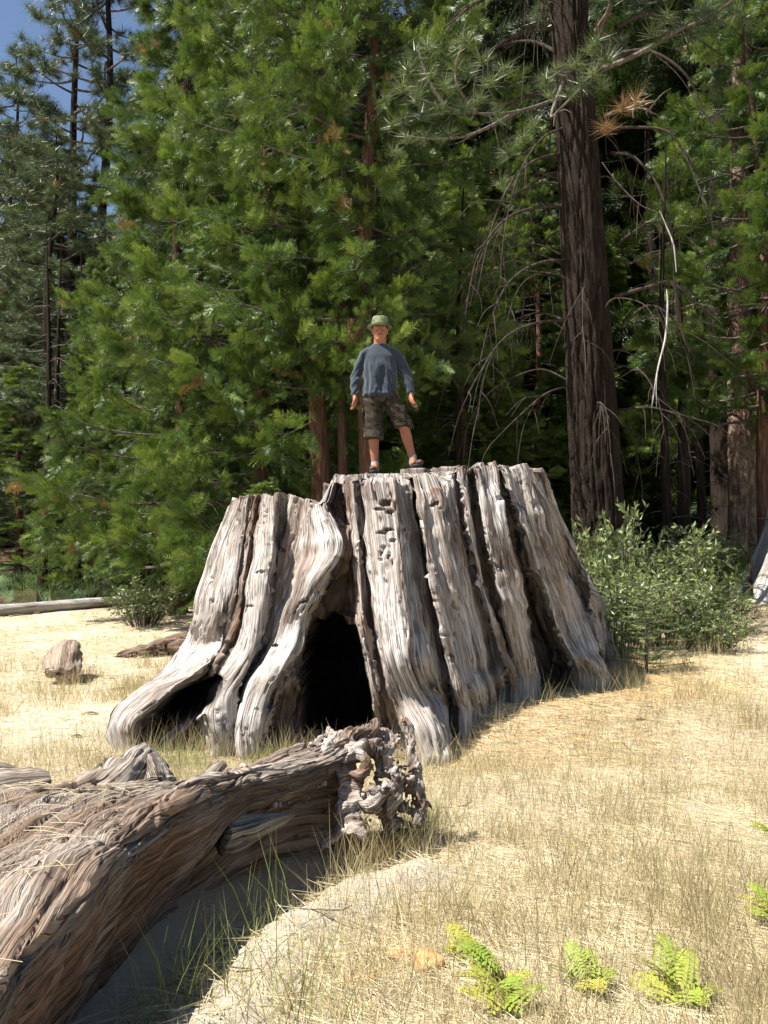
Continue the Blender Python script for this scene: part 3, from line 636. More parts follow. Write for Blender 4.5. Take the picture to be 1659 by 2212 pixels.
# gnarled roots: (points px,py,Y), radii
ROOTS = [
 ([(520,1700,4.55),(590,1690,4.7),(650,1665,4.8),(705,1625,4.9),(745,1600,5.0)], [.13,.12,.10,.085,.07]),
 ([(560,1725,4.5),(620,1718,4.6),(680,1712,4.75),(735,1700,4.85),(760,1680,4.9)], [.10,.075,.06,.055,.05]),
 ([(690,1640,4.85),(705,1605,4.95),(712,1585,5.0),(706,1572,5.02)], [.06,.045,.03,.015]),
 ([(700,1640,4.9),(740,1610,4.95),(775,1590,5.0),(815,1590,5.05),(850,1610,5.05)], [.07,.065,.06,.065,.06]),
 ([(735,1655,4.85),(768,1625,4.88),(805,1615,4.92),(830,1640,4.95),(822,1680,4.93)], [.06,.06,.055,.05,.035]),
 ([(800,1625,5.0),(830,1605,5.02),(852,1578,5.05),(872,1548,5.08)], [.085,.07,.05,.022]),
 ([(872,1548,5.08),(885,1585,5.05),(893,1625,5.0),(902,1680,4.96),(910,1730,4.93),(904,1790,4.9)], [.024,.032,.034,.036,.036,.045]),
 ([(812,1650,4.9),(845,1650,4.88),(872,1668,4.88),(893,1668,4.92),(906,1650,4.96)], [.05,.05,.04,.026,.018]),
 ([(755,1650,4.88),(748,1690,4.84),(752,1725,4.8),(775,1745,4.8)], [.05,.045,.05,.04]),
 ([(770,1690,4.84),(760,1715,4.8),(740,1750,4.76),(733,1785,4.74),(735,1812,4.73)], [.045,.05,.05,.048,.04]),
 ([(735,1800,4.7),(715,1812,4.66),(700,1826,4.62),(696,1842,4.6)], [.045,.035,.03,.02]),
 ([(745,1790,4.72),(765,1795,4.66),(780,1800,4.64),(790,1812,4.62)], [.04,.035,.03,.03]),
 ([(790,1670,4.86),(800,1700,4.82),(785,1725,4.8),(800,1745,4.78),(815,1735,4.78)], [.05,.06,.055,.04,.025]),
 ([(815,1700,4.82),(835,1715,4.84),(838,1740,4.86),(822,1765,4.86)], [.045,.04,.035,.03]),
 ([(845,1660,4.9),(858,1690,4.9),(850,1725,4.9),(840,1760,4.92),(850,1790,4.94)], [.045,.04,.04,.045,.06]),
 ([(862,1665,4.95),(878,1700,5.0),(885,1740,5.02),(878,1780,5.02),(860,1800,5.0)], [.05,.055,.06,.055,.05]),
 ([(868,1690,4.96),(885,1700,4.96),(898,1712,4.95)], [.03,.022,.018]),
 ([(862,1740,5.0),(882,1748,5.0),(900,1760,4.96)], [.035,.025,.018]),
 ([(872,1600,5.04),(862,1630,5.02),(870,1660,5.0)], [.03,.026,.03]),
 ([(770,1600,5.1),(790,1570,5.15),(820,1575,5.2),(832,1600,5.2)], [.05,.04,.04,.05]),
 ([(760,1680,5.05),(800,1690,5.1),(850,1700,5.15),(890,1720,5.15)], [.16,.19,.16,.10]),
 ([(760,1740,5.1),(800,1770,5.15),(850,1790,5.15),(900,1800,5.1)], [.13,.13,.12,.08]),
 ([(905,1700,4.95),(915,1735,4.93),(920,1770,4.92)], [.02,.02,.015]),
 ([(905,1720,5.0),(925,1735,5.0),(938,1752,4.98)], [.022,.018,.008]),
 ([(700,1665,4.8),(725,1650,4.85),(745,1672,4.82),(738,1700,4.8)], [.04,.045,.04,.02]),
 ([(775,1625,4.86),(790,1650,4.80),(778,1675,4.78),(760,1672,4.8)], [.035,.04,.032,.02]),
 ([(795,1700,4.76),(812,1716,4.74),(806,1738,4.74),(786,1742,4.76)], [.04,.045,.04,.03]),
 ([(826,1692,4.8),(846,1700,4.8),(852,1722,4.8)], [.03,.035,.02]),
 ([(760,1760,4.74),(776,1776,4.72),(770,1800,4.7)], [.03,.03,.02]),
 ([(835,1735,4.82),(826,1758,4.8),(838,1780,4.8),(830,1808,4.8)], [.028,.03,.025,.02]),
 ([(800,1590,5.0),(812,1566,5.0),(806,1552,5.0)], [.035,.025,.01]),
 ([(735,1602,4.96),(745,1580,4.96),(762,1572,4.96)], [.035,.025,.012]),
]
ROOT_JOB = True
# ------------------------------------------------------------------ other dead wood
def lump(name, c, s, mat, seed, rz=0, rot=.3, nlat=44, nlon=60, sharp=.0, **k):
    la = np.linspace(0, np.pi, nlat)[:, None]; lo = np.linspace(0, 2 * np.pi, nlon, endpoint=False)[None]
    D = np.stack(np.broadcast_arrays(np.sin(la) * np.cos(lo), np.sin(la) * np.sin(lo), np.cos(la) + 0 * lo), -1)
    q = np.sign(D) * np.abs(D) ** .75
    r = 1 + .28 * fbm(D[..., 0] * 1.3 + seed, D[..., 1] * 1.3, D[..., 2] * 1.3, 3) + .10 * fbm(D[..., 0] * 7 + seed, D[..., 1] * 1.6, D[..., 2] * 7, 3)
    V = q * r[..., None] * np.array(s)
    cz, sz = math.cos(rz), math.sin(rz)
    V = np.stack([V[..., 0] * cz - V[..., 1] * sz, V[..., 0] * sz + V[..., 1] * cz, V[..., 2]], -1)
    G_ = np.stack([lo * .15 + 0 * la, D[..., 1] * s[1], 0 * D[..., 0]], -1)
    n = nlat * nlon
    o = make_mesh(name, V.reshape(-1, 3), grid_faces(nlat, nlon, True)[:, ::-1], mat, attrs={'grain': G_.reshape(-1, 3), 'rot': np.full(n, rot), 'char_dark': np.zeros(n)})
    o.location = c; return tag(o, **k)
def gpt(px, py):
    Y = np.linspace(2, 60, 6000); P = at(px, py, Y); d = P[:, 2] - tz(P[:, 0], P[:, 1]); return P[np.argmax(d < 0)]
c = gpt(128, 1478)
ch = wood_part("wood_chunk", [wood_tube([c + [-.14, .80, .46], c + [-.12, .55, .40], c + [-.05, .22, .28], c + [.03, -.02, .17], c + [.04, -.1, .14]], [.10, .20, .22, .21, .16], 44, 80, 31, .22, .3, (.55, 1.0))], M_CHUNK, None, rot=.1,
               label="short bleached chunk of wood lying alone in the dry grass on the left", cat="wood chunk")
c = gpt(300, 1425)
rotten = empty("rotten_log", (0, 0, 0), label="crumbling brown slab of rotten wood on the ground behind the stump's left root", cat="rotten wood")
for i, (dx, dy, dz, L, r, az) in enumerate([(.10,.30,.08,.9,.13,.3),(.45,.38,.16,.7,.15,.15),(.70,.15,.14,.5,.17,.1),(-.1,.18,.04,.6,.06,.35),(.6,.6,.18,.7,.10,-.2),(.72,-.12,.0,.35,.13,.5)]):
    q = c + [dx, dy, dz * 1.5]; L *= 1.15; r *= 1.3; d = np.array([math.cos(az), math.sin(az) * .8, .12]) * L / 2
    wood_part("wood_slab", [wood_tube([q - d, q - d * .3, q + d * .4, q + d], [r * .35, r, r * .9, r * .3], 22, 44, 40 + i, .35, .6, (.6, 1.0))], M_LOG, rotten, rot=.75)
# long pale fallen log at the meadow's edge
p0 = gpt(-60, 1337); p1 = gpt(262, 1308); p2 = p1 + (p1 - p0) * .55
ln = wood_tube([p0 + [0, 0, .13], (p0 + p1) / 2 + [0, .05, .12], p1 + [0, 0, .11], p2 + [0, 0, .12]], [.12, .115, .11, .09], 18, 90, 50, .05, .1)
wood_part("fallen_log", [ln], M_GREY, None, rot=.0, label="long straight pale log lying along the far left edge of the meadow", cat="log")
# grey root flare of another stump at the right edge
c = gpt(1640, 1302)
other = empty("grey_stump", (0, 0, 0), label="smooth grey flaring stump cut off by the right edge of the picture", cat="tree stump")
cx, cy = c[0] + .92, c[1] + .6
th = np.linspace(0, 2 * np.pi, 120, endpoint=False)[None]; hh = np.linspace(0, 1, 60)[:, None]
r = (.34 + .83 * (1 - hh) ** 2.2) * (1 + .14 * np.sin(th * 7 + 1) * (1 - hh * .5) + .05 * fbm(np.cos(th) * 5, np.sin(th) * 5, hh * 1.0, 3))
V = np.stack([cx + r * np.cos(th), cy + r * np.sin(th), tz(cx, cy) - .25 + hh * 2.3 + 0 * th], -1)
V = np.concatenate([V, V[-1:].mean(1, keepdims=True).repeat(120, 1)], 0)
G_ = np.stack([np.broadcast_to(th * .8, (61, 120)), np.broadcast_to(np.linspace(0, 2.2, 61)[:, None], (61, 120)), np.zeros((61, 120))], -1).reshape(-1, 3)
make_mesh("stump_trunk", V.reshape(-1, 3), grid_faces(61, 120, True), M_GREY, other, attrs={'grain': G_, 'rot': np.full(61 * 120, .05), 'char_dark': np.zeros(61 * 120)})

# orange-crusted stones in the bank
M_MOSS = plain("ochre_lichen_stone", (.33, .15, .045), .9, .1, (22, (.52, .33, .16)))
for (px, py, s, lab) in [(845,1832,(.13,.07,.045),"ochre crusted stone in the pale bank directly below the gnarled roots"),(755,1828,(.07,.05,.03),"small ochre stone left of the crusted stone below the gnarled roots"),
                         (925,2092,(.042,.05,.035),"rounded orange stone beside the yellow bracken plant at the bottom"),(868,2065,(.05,.035,.018),"flat orange stone left of the rounded orange one"),
                         (818,2105,(.022,.018,.012),"small low orange stone in the bare soil, leftmost of the orange stones"),(780,2118,(.05,.02,.010),"thin orange crust of stone flush with the bare soil")]:
    c = gpt(px, py); lump("lichen_stone", (c[0], c[1], c[2] + s[2] * .25), tuple(q * 1.35 for q in s), M_MOSS, px * .1, .3, label=lab, cat="stone", group="orange crusted stones in the soil", nlat=24, nlon=34)
# little chips of wood on the bare soil left of the stump
for i, (px, py, sx, lab) in enumerate([(240,1470,.07,"pale flat chip of wood on bare soil between chunk and stump"),(305,1468,.05,"dark small chip of wood beside the stump's left root"),(180,1462,.04,"tiny brown chip right of the bleached chunk"),(200,1440,.03,"tiny chip above the other chips on bare soil"),
                                   (195,1545,.09,"flat brown bark flake on the soil left of the stump root"),(255,1492,.10,"long thin bark sliver on the soil left of the stump"),(165,1595,.05,"dark dried flake low on the soil at the left"),(1385,1558,.05,"pale wood chip in the straw right of the stump")]):
    c = gpt(px, py); wood_part("wood_chip", [wood_tube([c + [-sx, 0, .015], c + [0, .02, .03], c + [sx, .01, .012]], [sx * .15, sx * .35, sx * .1], 8, 12, 60 + i, .3, .5, (.5, 1))], M_CHUNK if i in (0, 7) else M_LOG, None, rot=.1 if i in (0, 7) else .6, label=lab, cat="wood chip", group="wood chips on the ground")
# pine cone by the stump
c = gpt(566, 1646); cone = empty("pine_cone", tuple(c + [0, 0, .035]), .5, label="brown open pine cone on the ground at the foot of the stump", cat="pine cone")
M_CONE = plain("cone_brown", (.16, .10, .06), .7, .2, (60, (.30, .2, .13)))
V, F = simple_tube([(-.07, 0, 0), (0, 0, 0), (.07, 0, 0)], [.012, .018, .008], 8, 8); make_mesh("core", V, F, M_CONE, cone)
sc = bpy.data.meshes.new("scale"); sc.from_pydata([(0, -.004, 0), (0, .004, 0), (.006, .012, .026), (.009, 0, .034), (.006, -.012, .026), (.002, 0, .026)], [], [(0, 1, 2, 3), (0, 3, 4), (0, 5, 2), (0, 4, 5)]); sc.materials.append(M_CONE)
for i in range(44):
    o = bpy.data.objects.new("scale", sc); col.objects.link(o); o.parent = cone; f = i / 43
    o.matrix_local = Matrix.Translation((-.06 + .12 * f, 0, 0)) @ Matrix.Rotation(i * 2.4, 4, 'X') @ Matrix.Rotation(-.35, 4, 'Y') @ Matrix.Scale(.75 + .7 * math.sin(math.pi * (f * .8 + .15)), 4)

# ------------------------------------------------------------------ the man on the stump
def capsule(p, q, r0, r1, n=14, fl=(1, 1), yaw=0):
    p, q = np.array(p, float), np.array(q, float); d = q - p; L = np.linalg.norm(d) + 1e-6; d /= L
    ts, rr = [], []
    for a in np.linspace(-math.pi / 2, 0, 5): ts.append(r0 * math.sin(a)); rr.append(max(1e-4, r0 * math.cos(a)))
    for a in np.linspace(0, math.pi / 2, 5): ts.append(L + r1 * math.sin(a)); rr.append(max(1e-4, r1 * math.cos(a)))
    up = np.array([0, 1., 0]) if abs(d[1]) < .9 else np.array([1., 0, 0])
    x = np.cross(up, d); x /= np.linalg.norm(x); y = np.cross(d, x)
    a = np.linspace(0, 2 * np.pi, n, endpoint=False)
    V = p + np.array(ts)[:, None, None] * d + np.array(rr)[:, None, None] * (np.cos(a)[:, None] * x * fl[0] + np.sin(a)[:, None] * y * fl[1])
    return V.reshape(-1, 3), grid_faces(10, n, True)
def ellip(c, r, n=16):
    la = np.linspace(0, np.pi, n)[:, None]; lo = np.linspace(0, 2 * np.pi, 20, endpoint=False)[None]
    V = np.stack(np.broadcast_arrays(np.sin(la) * np.cos(lo) * r[0], np.sin(la) * np.sin(lo) * r[1], np.cos(la) * r[2] + 0 * lo), -1) + np.array(c)
    return V.reshape(-1, 3), grid_faces(n, 20, True)
def loft_rings(rings, n=28, p=2.3):
    """rings: (cx, cy, z, rx, ry)"""
    a = np.linspace(0, 2 * np.pi, n, endpoint=False); c, s = np.cos(a), np.sin(a)
    e = 2 / p; X = np.sign(c) * np.abs(c) ** e; Y_ = np.sign(s) * np.abs(s) ** e
    V = [np.stack([cx + rx * X, cy + ry * Y_, z + 0 * a], -1) for cx, cy, z, rx, ry in rings]
    V = [V[0] * 0 + V[0].mean(0)] + V + [V[-1] * 0 + V[-1].mean(0)]
    return np.concatenate(V), grid_faces(len(V), n, True)
def fuse(name, parts, mat, parent, vox, smooth=6, fac=.5, fn=None, cut=None, attrs=None):
    V, F = join(parts)
    tmp = make_mesh(name, V, F)
    m = tmp.modifiers.new("r", 'REMESH'); m.mode = 'VOXEL'; m.voxel_size = vox
    m = tmp.modifiers.new("s", 'SMOOTH'); m.factor = fac; m.iterations = smooth
    dg = bpy.context.evaluated_depsgraph_get(); dg.update()
    me = bpy.data.meshes.new_from_object(tmp.evaluated_get(dg)); bpy.data.objects.remove(tmp)
    n = len(me.vertices); co = np.empty(n * 3, np.float32); me.vertices.foreach_get("co", co); co = co.reshape(-1, 3)
    no = np.empty(n * 3, np.float32); me.vertex_normals.foreach_get("vector", no); no = no.reshape(-1, 3)
    if fn is not None: co = fn(co, no); me.vertices.foreach_set("co", np.asarray(co, np.float32).ravel())
    me.polygons.foreach_set("use_smooth", np.ones(len(me.polygons), bool)); me.update(); me.name = name
    me.materials.clear(); me.materials.append(mat)
    o = bpy.data.objects.new(name, me); col.objects.link(o); o.parent = parent
    return o
parts = []
for i, (p, r) in enumerate(ROOTS):
    V, F, G_ = wood_tube(A(*p), [q * .92 for q in r], 14, 40, i + 20, .25, 1.0); parts.append((V, F))
    c0, c1 = V[:14].mean(0), V[-14:].mean(0)
    k = len(V); Fc = np.array([[(j + 1) % 14, j, 0, 0] for j in range(0)], int).reshape(-1, 4)
rc_o = fuse("root_crown", parts, M_STUMP, log, .011, 1, .3)
me = rc_o.data; n = len(me.vertices); co = np.empty(n * 3, np.float32); me.vertices.foreach_get("co", co); co = co.reshape(-1, 3).astype(float)
no = np.empty(n * 3, np.float32); me.vertex_normals.foreach_get("vector", no); no = no.reshape(-1, 3)
x, y, z = co.T; wx = x + .06 * fbm(x * 4, y * 4, z * 4, 2); wz = z + .06 * fbm(x * 4 + 9, y * 4, z * 4, 2); sw = wx * .8 - wz * .6 + .5 * np.hypot(x - .02, z - .42)
cr_n = np.abs(fbm(sw * 26, y * 9, (wx * .6 + wz * .8) * 5, 2)); lump_n = fbm(x * 13, y * 13, z * 13, 3)
dsp = .012 * lump_n - .016 * np.exp(-(cr_n / .10) ** 2) + .007 * fbm(x * 45, y * 45, z * 30, 2) - .012 * sstep(.35, .6, fbm(x * 9 + 4, y * 9, z * 9, 2))
co = co + no * dsp[:, None]; me.vertices.foreach_set("co", co.astype(np.float32).ravel()); me.update()
for nm, v in (('grain', np.stack([sw, (wx * .6 + wz * .8), 0 * x], -1)), ('rot', np.clip(.22 + .7 * sstep(.1, .5, fbm(x * 6, y * 6, z * 6, 2)), 0, 1)), ('char_dark', 0 * x)):
    a_ = me.attributes.new(nm, 'FLOAT_VECTOR' if v.ndim == 2 else 'FLOAT', 'POINT'); a_.data.foreach_set("vector" if v.ndim == 2 else "value", v.astype(np.float32).ravel())
FX, FY = -.095, 9.72
FZ = float(at(812, 1020, FY)[2])
man = empty("person", (FX + .05, FY, FZ - .02), 0, label="man in a green boonie hat, grey-blue jersey and camouflage shorts standing on the huge stump", cat="person")
m_skin, nts, bs = new_mat("skin"); bs.inputs['Roughness'].default_value = .5; bs.inputs['Specular IOR Level'].default_value = .35
tc = N(nts, "ShaderNodeTexCoord").outputs['Object']
skn = ramp(nts, noise(nts, tc, 30, 4, .6), [(.3, (.27, .105, .058)), (.7, (.34, .14, .08))]); nts.links.new(skn, bs.inputs['Base Color'])
bs.inputs['Subsurface Weight'].default_value = .06; bs.inputs['Subsurface Radius'].default_value = (.02, .008, .004)
# hand: palm, four fingers, thumb. dirn points down the hand, f = forward (palm faces the thigh)
def hand(w, tip, side, spread, curl):
    w, tip = np.array(w), np.array(tip); d = tip - w; L = np.linalg.norm(d); d /= L
    f = np.array([0, -1., 0]); f -= d * f.dot(d); f /= np.linalg.norm(f); s = np.cross(d, f) * side          # s: towards palm side
    P = []
    k = w + d * L * .48
    P.append(capsule(w, w + d * L * .25 , .026, .030, 12, (1, 1)))
    for i, o in enumerate((-.030, -.010, .010, .029)):
        b = k + f * o * -1
        P.append(capsule(w + d * .02 + f * o * -.5, b, .020, .0150, 10))
        ln_ = (L * .50) * (.86, 1.0, .97, .76)[3 - i]
        a1 = curl * .5; a2 = curl * 1.25; a3 = curl * 1.8
        q = b
        for ll, an, r in ((.42, a1, .0105), (.32, a2, .0095), (.26, a3, .0085)):
            q2 = q + (d * math.cos(an) + s * math.sin(an)) * ln_ * ll + f * spread * (i - 1.5) * -.004
            P.append(capsule(q, q2, r, r * .93, 10)); q = q2
    t0 = w + d * L * .16 + f * .022; t1 = t0 + d * .034 + f * .024 + s * .012; t2 = t1 + d * .030 + f * .004 + s * .014; t3 = t2 + d * .022 + s * .010
    P += [capsule(t0, t1, .0155, .0125, 10), capsule(t1, t2, .0120, .0105, 10), capsule(t2, t3, .0105, .0090, 10)]
    return P
HZ = 1.60
def head_fn(co, no): return co
parts = [ellip((0, .012, HZ + .035), (.078, .098, .105)), ellip((0, -.012, HZ - .050), (.071, .078, .086)), ellip((0, -.044, HZ - .100), (.050, .044, .036)),
         capsule((0, .03, 1.42), (0, .012, HZ - .06), .073, .068, 18), ellip((-.034, -.068, HZ - .035), (.024, .018, .028)), ellip((.034, -.068, HZ - .035), (.024, .018, .028)),
         capsule((0, -.083, HZ + .022), (0, -.104, HZ - .030), .010, .0155, 10), ellip((-.012, -.094, HZ - .034), (.010, .010, .009)), ellip((.012, -.094, HZ - .034), (.010, .010, .009)),
         capsule((-.045, -.078, HZ + .028), (-.012, -.087, HZ + .025), .010, .009, 10), capsule((.045, -.078, HZ + .028), (.012, -.087, HZ + .025), .010, .009, 10),
         capsule((-.020, -.084, HZ - .066), (.020, -.084, HZ - .066), .008, .008, 10), capsule((-.018, -.082, HZ - .079), (.018, -.082, HZ - .079), .008, .008, 10),
         ellip((-.081, .012, HZ - .008), (.012, .020, .032)), ellip((.081, .012, HZ - .008), (.012, .020, .032)),
         loft_rings([(0, .02, .86, .15, .10), (0, .02, 1.0, .145, .10), (0, .02, 1.2, .165, .11), (0, .02, 1.34, .16, .10), (0, .02, 1.41, .08, .06)])]
SH = {-1: (-.182, .02, 1.345), 1: (.192, .02, 1.34)}; EL = {-1: (-.272, .03, 1.10), 1: (.298, .03, 1.12)}; WR = {-1: (-.275, -.03, .862), 1: (.345, -.02, .872)}
HT = {-1: (-.262, -.055, .685), 1: (.350, -.055, .695)}
HP = {-1: (-.095, .02, .93), 1: (.10, .02, .93)}; KN = {-1: (-.075, -.01, .50), 1: (.265, .0, .53)}; AN = {-1: (-.055, .03, .105), 1: (.365, .05, .175)}
for s in (-1, 1):
    parts += [capsule(np.array(SH[s]) + [-s * .02, 0, -.02], EL[s], .044, .042), capsule(EL[s], WR[s], .043, .029), *hand(WR[s], HT[s], -s, 1, .75 if s < 0 else 1.0)]
    k, a = np.array(KN[s]), np.array(AN[s]); calf = k * .66 + a * .34 + [0, .022, 0]
    parts += [capsule(HP[s], KN[s], .088, .060), capsule(KN[s], calf, .058, .060), capsule(calf, AN[s], .058, .037), capsule(k + [0, -.02, 0], k + [0, -.015, -.05], .045, .04),
              capsule(a, a + [0, -.10, -.06], .036, .03)]
fuse("body", parts, m_skin, man, .0078, 2, .5)
# facial detail
M_EYE = plain("eye_white", (.30, .26, .23), .4, .3); M_IRIS = plain("iris", (.05, .035, .025), .3, .5); M_BROW = plain("brow_hair", (.10, .06, .04), .8); M_MOUSTACHE = plain("moustache_hair", (.16, .075, .045), .85)
for s in (-1, 1):
    V, F = ellip((s * .031, -.0815, HZ + .008), (.0125, .008, .0065), 10); e = make_mesh("eye", V, F, M_EYE, man)
    V, F = ellip((s * .031, -.0885, HZ + .008), (.0052, .0028, .0052), 8); make_mesh("iris", V, F, M_IRIS, e)
    V, F = simple_tube([(s * .014, -.096, HZ + .030), (s * .030, -.094, HZ + .035), (s * .050, -.082, HZ + .028)], [.004, .005, .002], 6, 8); make_mesh("eyebrow", V, F, M_BROW, man)
V, F = simple_tube([(-.034, -.083, HZ - .066), (-.018, -.094, HZ - .055), (0, -.098, HZ - .051), (.018, -.094, HZ - .055), (.034, -.083, HZ - .066)], [.004, .008, .0085, .008, .004], 8, 16); make_mesh("moustache", V, F, M_MOUSTACHE, man)
# jersey
M_SHIRT, nt_, b_ = new_mat("jersey"); b_.inputs['Roughness'].default_value = .9; b_.inputs['Specular IOR Level'].default_value = .15
try: b_.inputs['Sheen Weight'].default_value = .25
except Exception: pass
tc = N(nt_, "ShaderNodeTexCoord").outputs['Object']
nt_.links.new(ramp(nt_, noise(nt_, tc, 90, 3, .6), [(.3, (.022, .031, .044)), (.7, (.034, .046, .062))]), b_.inputs['Base Color'])
def shirt_fn(co, no):
    x, y, z = co.T
    arm = sstep(.155, .20, np.abs(x + 0 * z)) 
    w1 = fbm(x * 13 + 2.0 * z, y * 5, z * 3.2, 2); w2 = fbm(x * 6, y * 6, z * 13 + np.abs(x) * 18, 2)
    low = sstep(1.32, 1.1, z)
    f = .026 * (1 - np.abs(w1) * 1.9) * low * (1 - arm) + .017 * w2 * (arm + .15) + .012 * np.exp(-((z - .885) / .02) ** 2) * (1 - arm)
    co = co + no * f[:, None]
    return co
parts = [loft_rings([(0, .02, .865, .176, .122), (0, .02, .93, .186, .130), (0, .022, 1.05, .184, .130), (0, .022, 1.2, .182, .132), (0, .025, 1.31, .190, .122), (0, .028, 1.385, .155, .100), (0, .028, 1.452, .090, .078)], 36),
         ]
for s in (-1, 1):
    parts += [capsule(np.array(SH[s]) + [-s * .012, 0, -.015], EL[s], .066, .058), capsule((s * .05, .03, 1.400), np.array(SH[s]) + [-s * .02, 0, -.008], .056, .074)]
    e, w_ = np.array(EL[s]), np.array(WR[s]); parts += [capsule(e, e + (w_ - e) * .82, .058, .047)]
fuse("shirt", parts, M_SHIRT, man, .0085, 4, .5, shirt_fn)
V, F = simple_tube([(.082 * math.cos(a), .026 + .070 * math.sin(a), 1.450 + .016 * math.sin(a)) for a in np.linspace(0, 2 * math.pi, 25)], [.007] * 25, 8, 60); make_mesh("collar", V, F, M_SHIRT, man)
# camouflage shorts
def camo(name, c):
    m, nt, b = new_mat(name); tc = N(nt, "ShaderNodeTexCoord").outputs['Object']; b.inputs['Roughness'].default_value = .9; b.inputs['Specular IOR Level'].default_value = .15
    mp = (9, 9, 16)
    k = mixc(nt, ramp(nt, noise(nt, tc, 1, 2, .5, mp), [(.50, (0, 0, 0)), (.52, (1, 1, 1))]), c[0], c[1])
    mpn = N(nt, "ShaderNodeVectorMath"); mpn.operation = 'ADD'; nt.links.new(tc, mpn.inputs[0]); mpn.inputs[1].default_value = (3, 5, 7)
    k = mixc(nt, ramp(nt, noise(nt, mpn.outputs[0], 1, 2, .5, (14, 14, 24)), [(.56, (0, 0, 0)), (.58, (1, 1, 1))]), k, c[2])
    mpn = N(nt, "ShaderNodeVectorMath"); mpn.operation = 'ADD'; nt.links.new(tc, mpn.inputs[0]); mpn.inputs[1].default_value = (13, 2, 1)
    k = mixc(nt, ramp(nt, noise(nt, mpn.outputs[0], 1, 2, .5, (17, 17, 28)), [(.61, (0, 0, 0)), (.63, (1, 1, 1))]), k, c[3])
    nt.links.new(k, b.inputs['Base Color']); return m
M_CAMO = camo("camouflage_cloth", [(.040, .032, .022), (.028, .020, .014), (.052, .044, .031), (.014, .012, .010)])
M_HATC = camo("camouflage_hat_cloth", [(.15, .17, .095), (.075, .09, .045), (.20, .22, .14), (.04, .044, .026)])
def shorts_fn(co, no):
    x, y, z = co.T
    f = .009 * fbm(x * 5, y * 5, z * 22 + x * 14, 2) + .006 * fbm(x * 20, y * 9, z * 5, 2)
    return co + no * f[:, None]
parts = [loft_rings([(0, .02, .80, .175, .122), (0, .02, .88, .172, .12), (0, .02, .935, .160, .112)], 32)]
for s in (-1, 1):
    h, k = np.array(HP[s]), np.array(KN[s]); e = h + (k - h) * (1.27 if s < 0 else 1.04)
    c0 = h + [s * -.01, 0, -.04]
    parts += [loft_rings([(e[0], e[1] + .01, e[2] - .0, .112, .108), (e[0] * .85 + c0[0] * .15, .012, e[2] * .8 + c0[2] * .2, .113, .110), (c0[0] * .5 + e[0] * .5, .014, e[2] * .5 + c0[2] * .5, .111, .112), (c0[0], .02, c0[2] + .02, .098, .115)], 24)]
sh = fuse("shorts", parts, M_CAMO, man, .0085, 3, .5, shorts_fn)
V, F = ellip((-.190, -.0, .66), (.024, .075, .085)); p_ = make_mesh("cargo_pocket", V, F, M_CAMO, sh)
V, F = ellip((.262, .0, .70), (.024, .07, .08)); p_ = make_mesh("cargo_pocket", V, F, M_CAMO, sh)
# hat
def hat_rings(rs_, n=56):
    a = np.linspace(0, 2 * np.pi, n, endpoint=False); V = []
    for r_, z, wv in rs_: V.append(np.stack([r_ * np.cos(a) * 1.0, .006 + r_ * 1.08 * np.sin(a), z + wv * (np.sin(2 * a + .4) + .4 * np.sin(5 * a)) + 0 * a], -1))
    return np.concatenate(V), grid_faces(len(rs_), n, True)
hat = empty("hat", (0, 0, 0)); hat.parent = man
V, F = hat_rings([(.001, HZ + .166, 0), (.05, HZ + .165, .002), (.078, HZ + .158, .002), (.087, HZ + .140, .002), (.091, HZ + .10, .002), (.095, HZ + .072, .001), (.096, HZ + .052, 0), (.094, HZ + .048, 0)])
x, y, z = V.T; f = 1 + .05 * fbm(x * 20, y * 20, z * 20, 2); V = np.stack([x * f, y * f, z + .006 * fbm(x * 16, y * 16, 5, 2)], -1)
make_mesh("hat_crown", V, F, M_HATC, hat)
V, F = hat_rings([(.093, HZ + .056, 0), (.112, HZ + .052, .002), (.130, HZ + .047, .004), (.141, HZ + .045, .005), (.141, HZ + .041, .005), (.130, HZ + .042, .004), (.112, HZ + .046, .002), (.092, HZ + .048, 0)])
make_mesh("hat_brim", V, F, M_HATC, hat)
V, F = hat_rings([(.0965, HZ + .062, 0), (.0985, HZ + .066, 0), (.0975, HZ + .082, 0), (.094, HZ + .085, 0)]); make_mesh("hat_band", V, F, plain("band_olive", (.10, .12, .055)), hat)
# socks and shoes
M_SOCK = plain("sock_grey", (.30, .29, .31), .9); M_SHOE = plain("shoe_brown", (.055, .03, .025), .7, .3, (40, (.10, .06, .045))); M_SOLE = plain("sole_dark", (.03, .03, .03), .8)
for s in (-1, 1):
    a = np.array(AN[s]); tx = s * .035 if s > 0 else -.01
    V, F = join([capsule(a + [0, .0, .025], a + [0, -.005, -.05], .042, .046)]); make_mesh("sock", V, F, M_SOCK, man)
    base = a[2] - .105
    V, F = loft_rings([(a[0] + tx * 1.2, a[1] - .075, base, .047, .14), (a[0] + tx * 1.2, a[1] - .075, base + .022, .047, .14)], 32, 2.4); sho = empty("shoe", (0, 0, 0)); sho.parent = man; make_mesh("sole", V, F, M_SOLE, sho)
    fuse("upper", [ellip((a[0] + tx * 2, a[1] - .13, base + .045), (.043, .078, .035)), ellip((a[0] + tx * .6, a[1] - .02, base + .055), (.042, .075, .048)), capsule(a + [0, .005, -.045], a + [0, .0, -.02], .049, .047, 16)], M_SHOE, sho, .008, 3)
